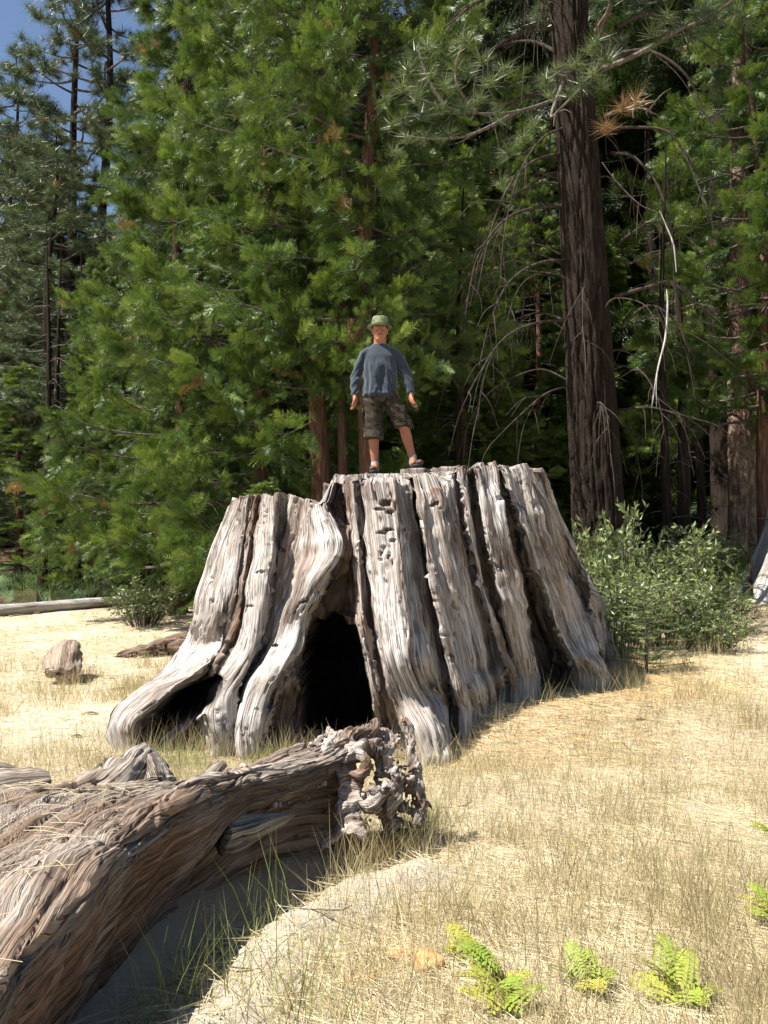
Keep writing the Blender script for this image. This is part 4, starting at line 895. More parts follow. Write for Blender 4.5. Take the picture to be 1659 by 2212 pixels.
# ------------------------------------------------------------------ foliage building blocks
def leaflets_frond(rs, n=5, w=.18):
    """flat cedar spray: forked leaflets along an axis, 2 triangles each"""
    V, F = [], []
    def leaf(b, d, l, ww, z):
        s = np.array([-d[1], d[0]]); k = len(V)
        V.extend([(*(b + s * ww * .9), z), (*(b + d * l), z + rs.normal() * .03 - .03), (*(b + d * l * .12 - s * ww * .9), z + rs.normal() * .01)])
        F.append((k, k + 1, k + 2))
    for i in range(n):
        f = (i + .3) / n; b = np.array([f, 0.0]); cup = -.12 * f * f
        for s in (-1, 1):
            L = (.52 * math.sin(math.pi * min(1, f * .8 + .22)) + .10) * rs.uniform(.75, 1.15); an = rs.uniform(.55, .85) * s
            leaf(b, np.array([math.cos(an), math.sin(an)]), L, w * .22, cup)
    leaf(np.array([.0, 0.]), np.array([1., 0]), 1.12, .022, 0)
    return np.array(V, float), np.array(F)
_rf = R_(3)
FRONDS = [leaflets_frond(_rf) for _ in range(4)]
def tuft(rs, n=38, w=.020):
    V, F = [], []
    for i in range(n):
        u = rs.uniform(-.35, 1.0); a = rs.uniform(0, 2 * np.pi); el = math.acos(u)
        d = np.array([math.cos(el), math.sin(el) * math.cos(a), math.sin(el) * math.sin(a)])
        s = np.cross(d, rs.normal(size=3)); s /= np.linalg.norm(s); k = len(V); l = rs.uniform(.8, 1.1)
        b = np.array([rs.uniform(-.25, .1), 0, 0])
        V.extend([b + s * w, b - s * w, b + d * l + np.array([0, 0, -.06])]); F.append((k, k + 1, k + 2))
    return np.array(V), np.array(F)
TUFTS = [tuft(_rf) for _ in range(3)]
def assemble(tmpls, pos, axis, up, scale, rs, tint, dead=None):
    X, Y, Z = frames(axis, rs, up)
    k = rs.randint(len(tmpls), size=len(pos)); Vs, Fs, ts, ds, o = [], [], [], [], 0
    dead = np.zeros(len(pos)) if dead is None else dead
    for i, (tv, tf) in enumerate(tmpls):
        m = k == i
        if not m.any(): continue
        V, F = scatter(tv, tf, pos[m], X[m], Y[m], Z[m], scale[m]); Vs.append(V); Fs.append(F + o); o += len(V)
        ts.append(np.repeat(tint[m], len(tv))); ds.append(np.repeat(dead[m], len(tv)))
    return np.concatenate(Vs), np.concatenate(Fs), np.concatenate(ts), np.concatenate(ds)
def limb_paths(rs, H, zb, R, n, power=.7, droop=-.12, rise=.25, azf=None):
    out = []
    for i in range(n):
        f = ((i + rs.rand()) / n) ** 1.0; z = zb + (H - zb) * f
        az = i * 2.399 + rs.normal() * .4
        L = (R * (1 - f) ** power + .25) * rs.uniform(.72, 1.12)
        if azf is not None: L *= azf(az, z)
        u = np.linspace(0, 1, 6); wig = np.cumsum(rs.normal(size=6)) * .05 * L
        zz = z + L * (droop * 2 * u + (rise - droop) * u ** 2)
        d = np.array([math.cos(az), math.sin(az)]); s = np.array([-d[1], d[0]])
        P = np.concatenate([u[:, None] * L * d + wig[:, None] * s * u[:, None], zz[:, None]], 1)
        out.append((P, L, az, f))
    return out
def cedar_mesh(name, seed, H, zb, R, nl, per, size=(.16, .30), power=.62, azf=None, deadf=.02):
    rs = R_(seed); limbs = limb_paths(rs, H, zb, R, nl, power, -.10, .22, azf)
    pos, ax, up, sc, tn, dd = [], [], [], [], [], []; tw = []
    for P, L, az, f in limbs:
        d = np.array([math.cos(az), math.sin(az), 0]); s = np.array([-d[1], d[0], 0]); z1 = np.array([0, 0, 1.])
        n = int(per * (L / R + .25)); ns = max(4, int(5 + L * 5.5)); m = max(4, n // ns)
        for j in range(ns):
            u0 = .15 + .85 * rs.power(1.5); b = cr(P, np.array([u0 * 5]))[0]; sg = rs.choice([-1, 1]) * rs.uniform(.35, 1)
            ll = .26 * L * (1.12 - u0) + .26; hang = rs.rand() < .42
            dr = d * rs.uniform(.35, 1) + s * sg + z1 * (rs.uniform(-.75, -.1) if hang else rs.uniform(-.1, .55)); dr /= np.linalg.norm(dr)
            g = np.linspace(.12, 1.05, m) + rs.normal(size=m) * .05; alt = np.where(np.arange(m) % 2, 1, -1) * rs.uniform(.3, .9, m)
            lat = np.cross(dr, z1); lat /= np.linalg.norm(lat) + 1e-6
            q = b + dr * (ll * g)[:, None] - z1 * (.16 * ll * g * g)[:, None] + rs.normal(size=(m, 3)) * .035
            pos.append(q); ax.append(dr + lat * alt[:, None] * (1.1 - g * .7)[:, None] + z1 * (-.25 if hang else .12) + rs.normal(size=(m, 3)) * .15)
            up.append(rs.normal(size=(m, 3)) * .35 + z1 * (.6 if hang else 1.0) + d * .45); sc.append(rs.uniform(size[0], size[1], m) * (1.15 - .35 * g))
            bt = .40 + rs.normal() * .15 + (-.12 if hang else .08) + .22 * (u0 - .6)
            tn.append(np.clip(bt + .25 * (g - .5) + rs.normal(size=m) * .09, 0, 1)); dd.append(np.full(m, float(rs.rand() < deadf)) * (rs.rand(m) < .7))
        tw.append(simple_tube(P, [.012 + .010 * L, .010 + .004 * L, .006], 5, 8))
        for j in range(int(3 + L * 2.2)):
            uu = rs.uniform(.2, .95); b = cr(P, np.array([uu * 5]))[0]; sg = rs.choice([-1, 1]); ll = (.35 * L * (1.1 - uu) + .15)
            e = b + (d * .6 + s * sg) * ll + np.array([0, 0, rs.uniform(-.5, .2) * ll]); tw.append(simple_tube([b, (b + e) / 2 + [0, 0, .05 * ll], e], [.008, .005, .002], 3, 4))
    A_ = [np.concatenate(t) for t in (pos, ax, up, sc, tn, dd)]
    V, F, t, dl = assemble(FRONDS, A_[0], A_[1], A_[2], A_[3], rs, A_[4], A_[5])
    tv, tf = join(tw)
    return (V, F, t, dl), (tv, tf)
def make_tree(kind, crown, wood, H, r0, bark, fol, seed, lean=(0, 0), label=None, group=None, loc=(0, 0, 0), cat="tree", nseg=60, nr=24, bend=.15, twigmat=None, base_flare=.35):
    t = empty(kind, loc, label=label, cat=cat, group=group)
    V, F, tn, dd = crown
    if len(V): tag(make_mesh("crown", V, F, fol, t, False, attrs={'tint': tn, 'dead': dd}), kind='stuff')
    tv, tf = wood
    G_ = np.stack([tv[:, 0], tv[:, 2], tv[:, 1]], -1)
    if len(tv): tag(make_mesh("boughs", tv, tf, twigmat or M_TWIG, t, True, attrs={'grain': G_}), kind='stuff')
    trunk_mesh(t, H, r0, bark, seed, lean, nseg, nr, bend, base_flare)
    return t
def trunk_mesh(t, H, r0, bark, seed, lean, nseg=60, nr=24, bend=.15, flare=.35, relief=.05, plates=9):
    h = np.linspace(-.4, H, nseg); h = -.4 + (H + .4) * np.linspace(0, 1, nseg) ** 1.25
    a = np.linspace(0, 2 * np.pi, nr, endpoint=False)[None]; hh = h[:, None]
    r = r0 * (1 - .93 * np.clip(hh / H, 0, 1) ** 1.1) + r0 * flare * np.exp(-np.maximum(hh, 0) / .35)
    n = fbm(np.cos(a) * plates * .35 + seed, np.sin(a) * plates * .35, hh * .9, 3)
    rgd = 1 - np.abs(n); r = r * (1 + relief * 2.2 * (rgd - .7))
    cx = lean[0] * hh + bend * np.sin(hh * .45 + seed) * np.clip(hh / 6, 0, 1); cy = lean[1] * hh
    V = np.stack([cx + r * np.cos(a), cy + r * np.sin(a), hh + 0 * a], -1)
    G_ = np.stack([np.broadcast_to(a * r0, V.shape[:2]), np.broadcast_to(hh, V.shape[:2]), 0 * V[..., 0]], -1)
    F = grid_faces(nseg, nr, True)
    return make_mesh("trunk", V.reshape(-1, 3), F, bark, t, attrs={'grain': G_.reshape(-1, 3)})
def base(x, y, dz=0): return (x, y, float(tz(x, y)) + dz)

# ------------------------------------------------------------------ incense cedars
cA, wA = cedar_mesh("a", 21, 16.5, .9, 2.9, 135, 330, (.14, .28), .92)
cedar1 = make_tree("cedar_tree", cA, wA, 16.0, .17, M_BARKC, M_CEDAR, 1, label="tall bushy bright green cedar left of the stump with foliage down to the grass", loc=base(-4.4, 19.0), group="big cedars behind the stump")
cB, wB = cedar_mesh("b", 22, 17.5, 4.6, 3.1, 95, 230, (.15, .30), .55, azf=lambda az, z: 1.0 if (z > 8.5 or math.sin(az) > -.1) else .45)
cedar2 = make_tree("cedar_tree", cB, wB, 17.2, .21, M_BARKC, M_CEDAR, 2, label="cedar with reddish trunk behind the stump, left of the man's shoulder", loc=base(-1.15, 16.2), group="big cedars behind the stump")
def again(src, x, y, rz, sx, sz, label, group, kind=None):
    o = copy_thing(src, base(x, y, -.05), rz, (sx, sx, sz), label=label, category="tree", group=group)
    return o
BG = "big cedars behind the stump"
again(cedar1, -2.4, 17.3, 2.1, 1.02, 1.08, "bushy green cedar between the leftmost tall cedar and the reddish trunks", BG)
again(cedar2, -.25, 15.6, .5, .95, .98, "cedar whose reddish brown trunk rises directly behind the man's hat", BG)
again(cedar2, -.72, 15.9, -.4, .50, .92, "slender reddish cedar trunk between the two thicker reddish trunks", BG)
again(cedar1, -6.9, 21.0, 4.0, .55, .50, "small cedar at the left edge of the tall bushy cedar", BG)
again(cedar1, -2.0, 14.8, .7, .40, .17, "low bushy young cedar directly behind the stump's left rim", BG)
again(cedar1, .75, 15.0, 1.9, .36, .13, "low young cedar just behind the man's legs", BG)
again(cedar1, -9.9, 24.0, .9, .7, .36, "low cedar at the far left edge behind the pale log", BG)
again(cedar1, -8.0, 26.5, 1.9, .7, .40, "low cedar behind the slim trunks at the left edge", BG)
# sunlit cedars seen between the man and the big pine
MG = "sunlit cedars behind the big pine"
for i, (x, y, rz, sx, sz, lab) in enumerate([(1.9, 20.5, .4, .80, .62, "pale sunlit cedar just right of the man, farther back"), (3.9, 22.5, 2.4, .80, .70, "pale sunlit cedar right behind the big pine's left side"), (6.0, 23.5, 3.3, .75, .50, "sunlit cedar between the big pine and the plated trunk"),
                                   (.6, 23.0, 5.0, .9, .9, "cedar in half shade behind the man's hat")]):
    again(cedar1, x, y, rz, sx, sz, lab, MG)
# right edge cedar and the plated trunk under it
cC, wC = cedar_mesh("c", 27, 13.5, 2.9, 2.6, 90, 300, (.15, .29), .6)
cedar3 = make_tree("cedar_tree", cC, wC, 13.2, .14, M_BARKC, M_CEDAR, 5, label="bright sunlit cedar at the right edge above the plated trunk", loc=base(8.0, 18.6), group=MG)
again(cedar3, 9.8, 20.0, 1.0, 1.0, 1.0, "cedar cut off by the right edge of the picture", MG)

# ------------------------------------------------------------------ pines
def pine_mesh(seed, H, zb, R, nl, tufts, size=(.20, .30), power=.45, droop=-.08, rise=.3, deadf=.01, start=.3, azf=None):
    rs = R_(seed); limbs = limb_paths(rs, H, zb, R, nl, power, droop, rise, azf)
    pos, ax, sc, tn, dd, tw = [], [], [], [], [], []
    for P, L, az, f in limbs:
        tw.append(simple_tube(P, [.018 + .016 * L, .014 + .008 * L, .010], 6, 10))
        d = np.array([math.cos(az), math.sin(az), 0]); s = np.array([-d[1], d[0], 0])
        n = int(tufts * (L / R + .2)); nb = max(3, n // 5)
        for j in range(nb):
            uu = start + (1 - start) * rs.rand() ** .7; b = cr(P, np.array([uu * 5]))[0]; sg = rs.choice([-1, 1]); ll = rs.uniform(.3, .9) * (.25 * L + .35)
            e = b + (d * rs.uniform(.3, 1) + s * sg * rs.uniform(.2, 1)) * ll + np.array([0, 0, rs.uniform(-.1, .55) * ll])
            m = (b + e) / 2 + np.array([0, 0, -.06 * ll]); tw.append(simple_tube([b, m, e], [.014, .010, .006], 4, 5))
            base_t = rs.normal() * .12
            for k in range(5):
                g = 1 - k * .17 * rs.uniform(.6, 1.3); c = np.array(b) * (1 - g) + e * g + rs.normal(size=3) * .07
                pos.append(c); ax.append((e - m) / ll + rs.normal(size=3) * .35 + np.array([0, 0, .3])); sc.append(rs.uniform(*size)); tn.append(np.clip(.5 + base_t + rs.normal() * .2, 0, 1)); dd.append(float(rs.rand() < deadf))
    pos, ax = np.array(pos), np.array(ax)
    V, F, t, dl = assemble(TUFTS, pos, ax, rs.normal(size=pos.shape), np.array(sc), rs, np.array(tn), np.array(dd))
    return (V, F, t, dl), join(tw)
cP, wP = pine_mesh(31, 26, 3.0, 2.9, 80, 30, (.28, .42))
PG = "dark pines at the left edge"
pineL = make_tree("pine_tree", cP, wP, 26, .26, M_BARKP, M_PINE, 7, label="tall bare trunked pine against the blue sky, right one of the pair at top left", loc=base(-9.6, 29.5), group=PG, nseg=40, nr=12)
again(pineL, -11.0, 30.5, 2.2, 1.0, .96, "tall dark pine trunk just left of its neighbour against the blue sky", PG)
again(pineL, -13.6, 31.5, 4.1, 1.0, .70, "shaggy pine at the far left edge below the open sky", PG)
again(pineL, -8.2, 33.0, 5.3, .9, .45, "shorter dense pine behind the pair of tall pines", PG)
again(pineL, -12.0, 27.0, 1.2, .6, .40, "young dense pine low at the far left", PG)
M_BOUGH = bark_material('shaded_bough', (.03, .022, .017), (.085, .066, .054), 3.0, .3)  # darkened twig colour: the boughs' shade is put into it
again(pineL, -9.4, 24.5, 3.0, .75, .50, "dense shaggy pine filling the left edge halfway up", PG)
# ---- the big pine right of the man, its drooping dead boughs each a branch
BX, BY = 3.5, 14.2
big = empty("pine_tree", base(BX, BY), label="massive dark trunked pine right of the man with drooping bare branches", cat="tree")
rsb = R_(77)
LEANB = (-.018, .0)
def btrunk(z): return np.array([LEANB[0] * z * 2.2, 0, z])
hseg = 260; hz = -.5 + 26.5 * np.linspace(0, 1, hseg) ** 1.35; aa = np.linspace(0, 2 * np.pi, 150, endpoint=False)[None]; hh = hz[:, None]
r = .44 * (1 - .030 * np.clip(hh, 0, 26)) + .12 * np.exp(-np.maximum(hh, 0) / .5)
q1 = 1 - np.abs(fbm(np.cos(aa) * 3.4, np.sin(aa) * 3.4, hh * .75, 3)); q2 = 1 - np.abs(fbm(np.cos(aa) * 7.5, np.sin(aa) * 7.5, hh * 3.2, 2))
r = r * (1 - .16 * sstep(.75, 1.0, q1)) * (1 - .05 * sstep(.8, 1, q2)) + .010 * fbm(np.cos(aa) * 20, np.sin(aa) * 20, hh * 7, 2)
V = np.stack([LEANB[0] * 2.2 * hh + r * np.cos(aa), r * np.sin(aa), hh + 0 * aa], -1)
G_ = np.stack([np.broadcast_to(aa * .36, V.shape[:2]), np.broadcast_to(hh, V.shape[:2]), 0 * V[..., 0]], -1)
make_mesh("trunk", V.reshape(-1, 3), grid_faces(hseg, 150, True), M_BARKP, big, attrs={'grain': G_.reshape(-1, 3)})
OB = np.array(base(BX, BY))
def branch(P, rr, mat=M_TWIG, twigs=5, seed=0, parent=big, off=OB, tl=.5, dirz=-.5, name="branch"):
    rs = R_(seed); P = np.array(P) - off; parts = [simple_tube(P, rr, 7, 26)]
    n = len(P) - 1
    for j in range(twigs):
        u = rs.uniform(.25, 1) * n; b = cr(P, np.array([u]))[0]; b2 = cr(P, np.array([min(n, u + .3)]))[0]; d = b2 - b; d /= np.linalg.norm(d) + 1e-6
        q = d * .6 + rs.normal(size=3) * .45 + np.array([0, 0, dirz]); l = rs.uniform(.5, 1.3) * tl
        m1 = b + q * l * .5 + rs.normal(size=3) * .05; e = m1 + (q * .6 + np.array([0, 0, -.5])) * l * .7
        parts.append(simple_tube([b, m1, e], [.010, .007, .003], 4, 8))
    V, F = join(parts)
    return make_mesh(name, V, F, mat, parent, attrs={'grain': np.stack([V[:, 0], V[:, 2], V[:, 1]], -1)})
def AY(Y, *pts): return [at(px, py, Y + dy) for px, py, dy in pts]
BR = [  # traced arcs of the lower boughs
 ([(1240,690,0),(1150,700,-.3),(1085,735,-.5),(1040,800,-.6),(1010,850,-.6)], [.045,.035,.025,.018,.010]),
 ([(1235,560,0),(1160,570,-.3),(1100,610,-.5),(1060,690,-.7),(1035,790,-.8)], [.05,.04,.03,.02,.01]),
 ([(1225,445,0),(1150,450,-.4),(1085,480,-.7),(1030,560,-.8),(1005,680,-.9)], [.05,.04,.03,.02,.01]),
 ([(1225,400,0),(1165,395,.2),(1110,430,.4),(1070,520,.5),(1055,640,.6)], [.045,.035,.028,.018,.01]),
 ([(1220,330,0),(1150,350,-.2),(1095,410,-.4),(1055,520,-.5),(1030,640,-.5)], [.05,.04,.03,.02,.01]),
 ([(1215,200,0),(1150,205,-.3),(1080,230,-.5),(1040,250,-.7)], [.06,.05,.04,.02]),
 ([(1235,270,0),(1170,300,-.5),(1120,380,-.8),(1090,500,-.9),(1080,620,-1)], [.04,.03,.022,.016,.008]),
 ([(1245,710,0),(1190,680,.3),(1140,680,.5),(1075,710,.6)], [.04,.03,.02,.01]),
 ([(1330,640,0),(1400,620,-.3),(1450,610,-.5),(1500,650,-.7),(1560,700,-.8)], [.06,.05,.04,.03,.02]),
 ([(1340,705,0),(1400,660,-.2),(1455,690,-.4),(1490,760,-.5)], [.04,.03,.022,.012]),
 ([(1340,885,0),(1400,880,-.3),(1450,890,-.5),(1500,905,-.6)], [.035,.03,.022,.01]),
 ([(1310,280,0),(1380,275,-.3),(1450,290,-.5),(1500,380,-.6),(1530,480,-.6)], [.05,.04,.03,.02,.01]),
 ([(1320,330,0),(1370,340,-.4),(1420,400,-.6),(1445,480,-.7),(1460,560,-.8)], [.05,.04,.03,.02,.01]),
 ([(1330,530,0),(1370,500,-.4),(1420,480,-.6),(1500,520,-.8)], [.04,.03,.022,.01]),
 ([(1320,120,0),(1400,110,-.3),(1480,160,-.5),(1530,260,-.6)], [.06,.05,.035,.02]),
 ([(1330,60,0),(1400,30,.3),(1470,60,.5),(1560,120,.6)], [.06,.05,.035,.02]),
 ([(1210,60,0),(1130,70,-.3),(1060,110,-.6),(1010,180,-.8)], [.06,.05,.035,.02]),
 ([(1215,120,0),(1150,90,.4),(1080,100,.7),(1000,140,.9)], [.06,.05,.035,.02]),
 ([(1210,20,0),(1120,-20,-.3),(1040,0,-.6),(960,60,-.8)], [.06,.05,.035,.02]),
 ([(1240,830,0),(1180,850,-.3),(1120,900,-.5),(1060,960,-.5)], [.03,.025,.018,.01]),
 ([(1330,820,0),(1380,800,-.3),(1420,860,-.5),(1440,960,-.5)], [.03,.025,.018,.01]),
]
for i, (p, rr) in enumerate(BR):
    branch(AY(BY, *p), [q * .62 for q in rr], M_BOUGH, 7, 300 + i, tl=.6)
for i in range(26):                                        # further thin dead boughs arching down around the trunk
    z = rsb.uniform(2.8, 11); az = rsb.uniform(0, 2 * np.pi); L = rsb.uniform(1.0, 2.4) * (.7 if math.sin(az) < -.3 else 1); b = OB + btrunk(z)
    d = np.array([math.cos(az), math.sin(az), 0])
    P = [b + d * .3, b + d * L * .4 + [0, 0, .12 * L], b + d * L * .8 + [0, 0, -.05 * L], b + d * L + [0, 0, -.45 * L], b + d * L * 1.05 + [0, 0, -.85 * L]]
    branch(P, [.016, .013, .010, .007, .003], M_BOUGH, 5, 500 + i, tl=.5)
w1 = branch(AY(12.9, (1425,455,0),(1440,490,0),(1455,530,0),(1461,588,0)), [.006, .010, .012, .007], M_TWIGW, 0, 1); w1['label'] = "bleached hanging dead branch"
w2 = branch(AY(12.9, (1440,625,0),(1442,660,0),(1437,730,0),(1420,800,0),(1408,880,0)), [.006, .013, .014, .010, .006], M_TWIGW, 1, 2); w2['label'] = "bleached hanging dead branch"
w3 = branch(AY(12.8, (1300,350,0),(1330,390,0),(1380,440,0),(1425,460,0)), [.008, .010, .008, .006], M_TWIG, 2, 3)
# live crown above
cQ, wQ = pine_mesh(33, 27, 9.0, 2.9, 70, 34, (.24, .36), .4, -.12, .15, .03, azf=lambda az, z: .4 if math.sin(az) > .1 else 1.0)
tag(make_mesh("crown", cQ[0], cQ[1], M_PINE, big, False, attrs={'tint': cQ[2], 'dead': cQ[3]}), kind='stuff')
tag(make_mesh("boughs", wQ[0], wQ[1], M_TWIG, big, attrs={'grain': wQ[0]}), kind='stuff')
# bright needle sprays hanging into the picture in front of the trunk
rs = R_(8)
def spray(px, py, Y, s, seed, dead=0.0, parent=big):
    V, F = tuft(R_(seed), 95, .013); c = at(px, py, Y) - OB
    X, Y_, Z = frames(np.array([[rs.normal() * .3, -.25, .75]]), rs, rs.normal(size=(1, 3)))
    V, F = scatter(V, F, c[None], X, Y_, Z, np.array([s]))
    return V, F, np.full(len(V), np.clip(.85 + rs.normal() * .2, 0, 1)), np.full(len(V), dead)
SPR = [(895,115,.0),(925,100,0),(1005,90,0),(880,150,0),(830,215,0),(845,270,0),(900,215,0),(870,190,0),(930,160,0),(960,185,0),(985,150,0),(1010,160,0),(1040,130,0),(870,260,0),(910,250,0),(950,235,0),(1000,235,0),(1035,215,0),(1075,250,0),(880,300,0),(920,295,0),(965,290,0),(850,330,0),(905,200,0),
       (1180,175,0),(1205,150,0),(1245,140,0),(1275,110,0),(1290,90,0),(1310,130,0),(1260,180,0),(1230,200,0),(1280,160,0),(1190,205,0),(1300,185,0),(1150,270,0),(1100,330,0),(1130,300,0),(1345,232,1),(1372,222,1),(1310,278,1),(1085,395,0),(1060,180,0),(1090,150,0)]
parts = [spray(px, py, 11.2 + rs.uniform(-.3, .3), rs.uniform(.20, .30), 900 + i, float(d)) for i, (px, py, d) in enumerate(SPR)]
V, F = join([(a, b) for a, b, _, _ in parts])
tag(make_mesh("needles", V, F, M_PINE, big, False, attrs={'tint': np.concatenate([p[2] for p in parts]), 'dead': np.concatenate([p[3] for p in parts])}), kind='stuff')
for i, pts in enumerate([[(1215,210,2.6),(1120,240,1.2),(1030,245,.2),(960,230,0),(880,205,0)],[(1120,240,1.2),(1020,290,.3),(930,300,0),(860,290,0)],[(1215,180,2.6),(1190,250,1),(1220,225,0),(1270,170,0),(1300,120,0)],[(1030,245,.2),(990,190,0),(985,140,0),(1000,95,0)],[(1310,250,2.6),(1350,235,1),(1390,235,0),(1410,245,0)],[(960,230,0),(925,170,0),(905,110,0)]]):
    branch(AY(11.4, *pts), [.03, .02, .015, .012, .006][:len(pts)], M_TWIG, 5, 700 + i, tl=.25, dirz=.4)
# thick far trunk at the top right and the plated trunk at the right
cN = (np.zeros((0, 3)), 0, 0, 0)
thick = empty("pine_tree", base(8.25, 21.0), label="thick bare dark pine trunk at the top right corner behind the bright cedar", cat="tree")
trunk_mesh(thick, 27, .47, M_BARKP, 15, (.002, 0), 90, 40, .05, .3, .08, 12)
for nm, ob in (("crown", pineL.children[0]), ("boughs", pineL.children[1])):
    d = ob.copy(); col.objects.link(d); d.parent = thick; d.name = nm; d.location = (0, 0, 11)
plated = empty("pine_tree", base(7.96, 19.6), label="pine with pale plated bark at the right edge, lower trunk half in sun", cat="tree")
trunk_mesh(plated, 18, .33, M_BARKY, 9, (.012, 0), 200, 90, .05, .3, .10, 14)
V, F = simple_tube([(0, -.2, 6.0), (-.8, -.6, 6.4), (-1.6, -.9, 6.2)], [.05, .03, .01]); make_mesh("branch", V, F, M_TWIG, plated, attrs={'grain': V})

# ------------------------------------------------------------------ forest behind: individual dark trees
rs = R_(99)
cF, wF = cedar_mesh("f", 23, 19, .6, 2.6, 64, 120, (.42, .75), .5)
fir0 = make_tree("fir_tree", cF, wF, 18.6, .20, M_BARKP, M_FIR, 12, label="dark conifer deep in the forest", loc=base(6.4, 27), group="dark forest trees", nseg=30, nr=10)
def depth_label(x, y=30, pine=False):
    k = "pine" if pine else "conifer"; a = x / y
    near = "front row of the deep forest" if y < 34 else ("middle of the deep forest" if y < 48 else "farthest rows of the forest")
    w_ = "at the left edge" if a < -.3 else "behind the bushy left cedar" if a < -.1 else "behind the man and stump" if a < .12 else "behind the big pine" if a < .28 else "at the right edge"
    return f"dark {k} in the {near}, {w_}"
first = True; placed = []
for k in range(400):
    y = 24 + 46 * rs.rand() ** 1.15; x = rs.uniform(-.50, .52) * y
    if x < -.27 * y and y < 30: continue
    if math.hypot(x + 10.3, y - 30) < 3: continue
    if any(math.hypot(x - a, y - b) < 1.7 for a, b in placed): continue
    placed.append((x, y))
    if len(placed) > 92: break
    left = x < -.22 * y
    sz = rs.uniform(.62, .86) if left else rs.uniform(.85, 1.25)
    pn_ = rs.rand() >= .8
    o = again(pineL if pn_ else fir0, x, y, rs.uniform(0, 6.28), rs.uniform(.8, 1.25) * (1.05 if not left else 1.15), sz, depth_label(x, y, pn_), "dark forest trees")
fir0.location = base(6.6, 29); fir0['label'] = depth_label(6.6, 29)
# bare thin dark poles standing in the shade
pole = empty("thin_tree", base(7.0, 19.5), label="thin dark pole of a tree in shade just left of the plated trunk", cat="tree", group="thin dark trunks in the shade")
trunk_mesh(pole, 9, .11, M_BARKP, 3, (.01, 0), 24, 9, .1, .2)
tw = []
for i in range(34):
    z = rs.uniform(.8, 7); a = rs.uniform(0, 6.28); L = rs.uniform(.3, .9); tw.append(simple_tube([(0, 0, z), (math.cos(a) * L * .5, math.sin(a) * L * .5, z + .06), (math.cos(a) * L, math.sin(a) * L, z - .12)], [.012, .008, .003], 4, 5))
V, F = join(tw); tag(make_mesh("dead_twigs", V, F, M_TWIG, pole, attrs={'grain': V}), kind='stuff')
for x, y, s, lab in [(5.5,17.2,1,"first dark pole right of the big pine trunk"),(6.3,18.6,1.3,"stouter dark pole midway between big pine and plated trunk"),(7.4,21.5,1.2,"dark pole close left of the plated trunk"),(-7.9,20.6,1.1,"dark slim trunk nearest the left edge above the pale log"),(-7.3,21.2,.8,"thin dark trunk right of the leftmost slim trunk"),(-6.6,22.0,1.5,"stouter dark trunk left of the bushy cedar's foot"),(-8.4,22.5,1.2,"dark trunk cut by the left edge"),(4.9,20.4,.9,"thin pole just behind the big pine"),(1.5,17.5,.9,"reddish thin trunk to the right of the man's legs")]:
    copy_thing(pole, base(x, y), rs.uniform(0, 6), (s, s, 1), label=lab, category="tree", group="thin dark trunks in the shade")
# ragged dead twigs poking from the left cedar are part of its boughs; small saplings at the meadow's edge
sap = empty("sapling", base(5.95, 14.4), label="thin dark leafless sapling beside the grey stump at the right", cat="sapling")
S0 = np.array(base(5.95, 14.4)); branch(np.array([(0, 0, -.1), (-.02, 0, .5), (-.05, 0, 1.1), (-.02, 0, 1.8)]) + S0, [.035, .03, .024, .012], M_BARKP, 10, 41, sap, S0, .5, .0, "stem")
# ------------------------------------------------------------------ shrubs, seedling, ferns
def leaf_t(w=.16):
    V = np.array([(0, 0, 0), (.45, w, .03), (1, 0, -.05), (.5, -w, .03)]); return V, np.array([(0, 1, 2), (0, 2, 3)])
LEAF = [leaf_t(.15), leaf_t(.19)]
def shrub_mesh(seed, H, R, nst, per, lsz):
    rs = R_(seed); pos, ax, sc, tn, tw = [], [], [], [], []
    for i in range(nst):
        a = rs.uniform(0, 2 * np.pi); rr = R * rs.rand() ** .5; h = H * rs.uniform(.55, 1.05) * (1 - .35 * (rr / R) ** 2)
        b = np.array([math.cos(a), math.sin(a), 0]) * rr * .35; e = np.array([math.cos(a) * rr, math.sin(a) * rr, h]); m = (b + e) / 2 + [0, 0, .12 * h]
        P = np.array([b, m, e]); tw.append(simple_tube(P, [.012, .008, .003], 4, 7)); tb = rs.normal() * .15
        subs = [P]
        for j in range(4):
            u = rs.uniform(.4, 1.7); q = cr(P, np.array([u]))[0]; d = rs.normal(size=3) * [1, 1, .4] + [0, 0, .5]; d /= np.linalg.norm(d); s2 = np.array([q, q + d * .12, q + d * rs.uniform(.2, .4)]); subs.append(s2); tw.append(simple_tube(s2, [.005, .004, .002], 3, 4))
        for s2 in subs:
            n = per if s2 is P else per // 2; u = rs.uniform(.25, 2, n); q = cr(s2, u); d0 = s2[-1] - s2[0]; d0 /= np.linalg.norm(d0)
            pos.append(q); ax.append(rs.normal(size=(n, 3)) * .7 + d0 * .6); sc.append(rs.uniform(*lsz, n)); tn.append(np.clip(.42 + tb + rs.normal(size=n) * .2, 0, 1))
    pos, ax, sc, tn = map(np.concatenate, (pos, ax, sc, tn))
    return assemble(LEAF, pos, ax, rs.normal(size=pos.shape) * .6 + [0, 0, 1], sc, rs, tn), join(tw)
def make_shrub(name, cr_, tw, x, y, mat, **k):
    t = empty(name, base(x, y), **k)
    tag(make_mesh("foliage", cr_[0], cr_[1], mat, t, False, attrs={'tint': cr_[2], 'dead': cr_[3]}), kind='stuff')
    tag(make_mesh("stems", tw[0], tw[1], M_TWIG, t, attrs={'grain': tw[0]}), kind='stuff'); return t
WG = "willow shrubs right of the stump"
c_, t_ = shrub_mesh(51, 1.3, .9, 36, 24, (.05, .115))
w1 = make_shrub("willow_shrub", c_, t_, 2.9, 10.95, M_LEAF, label="leafy willow shrub touching the stump's right root", cat="shrub", group=WG)
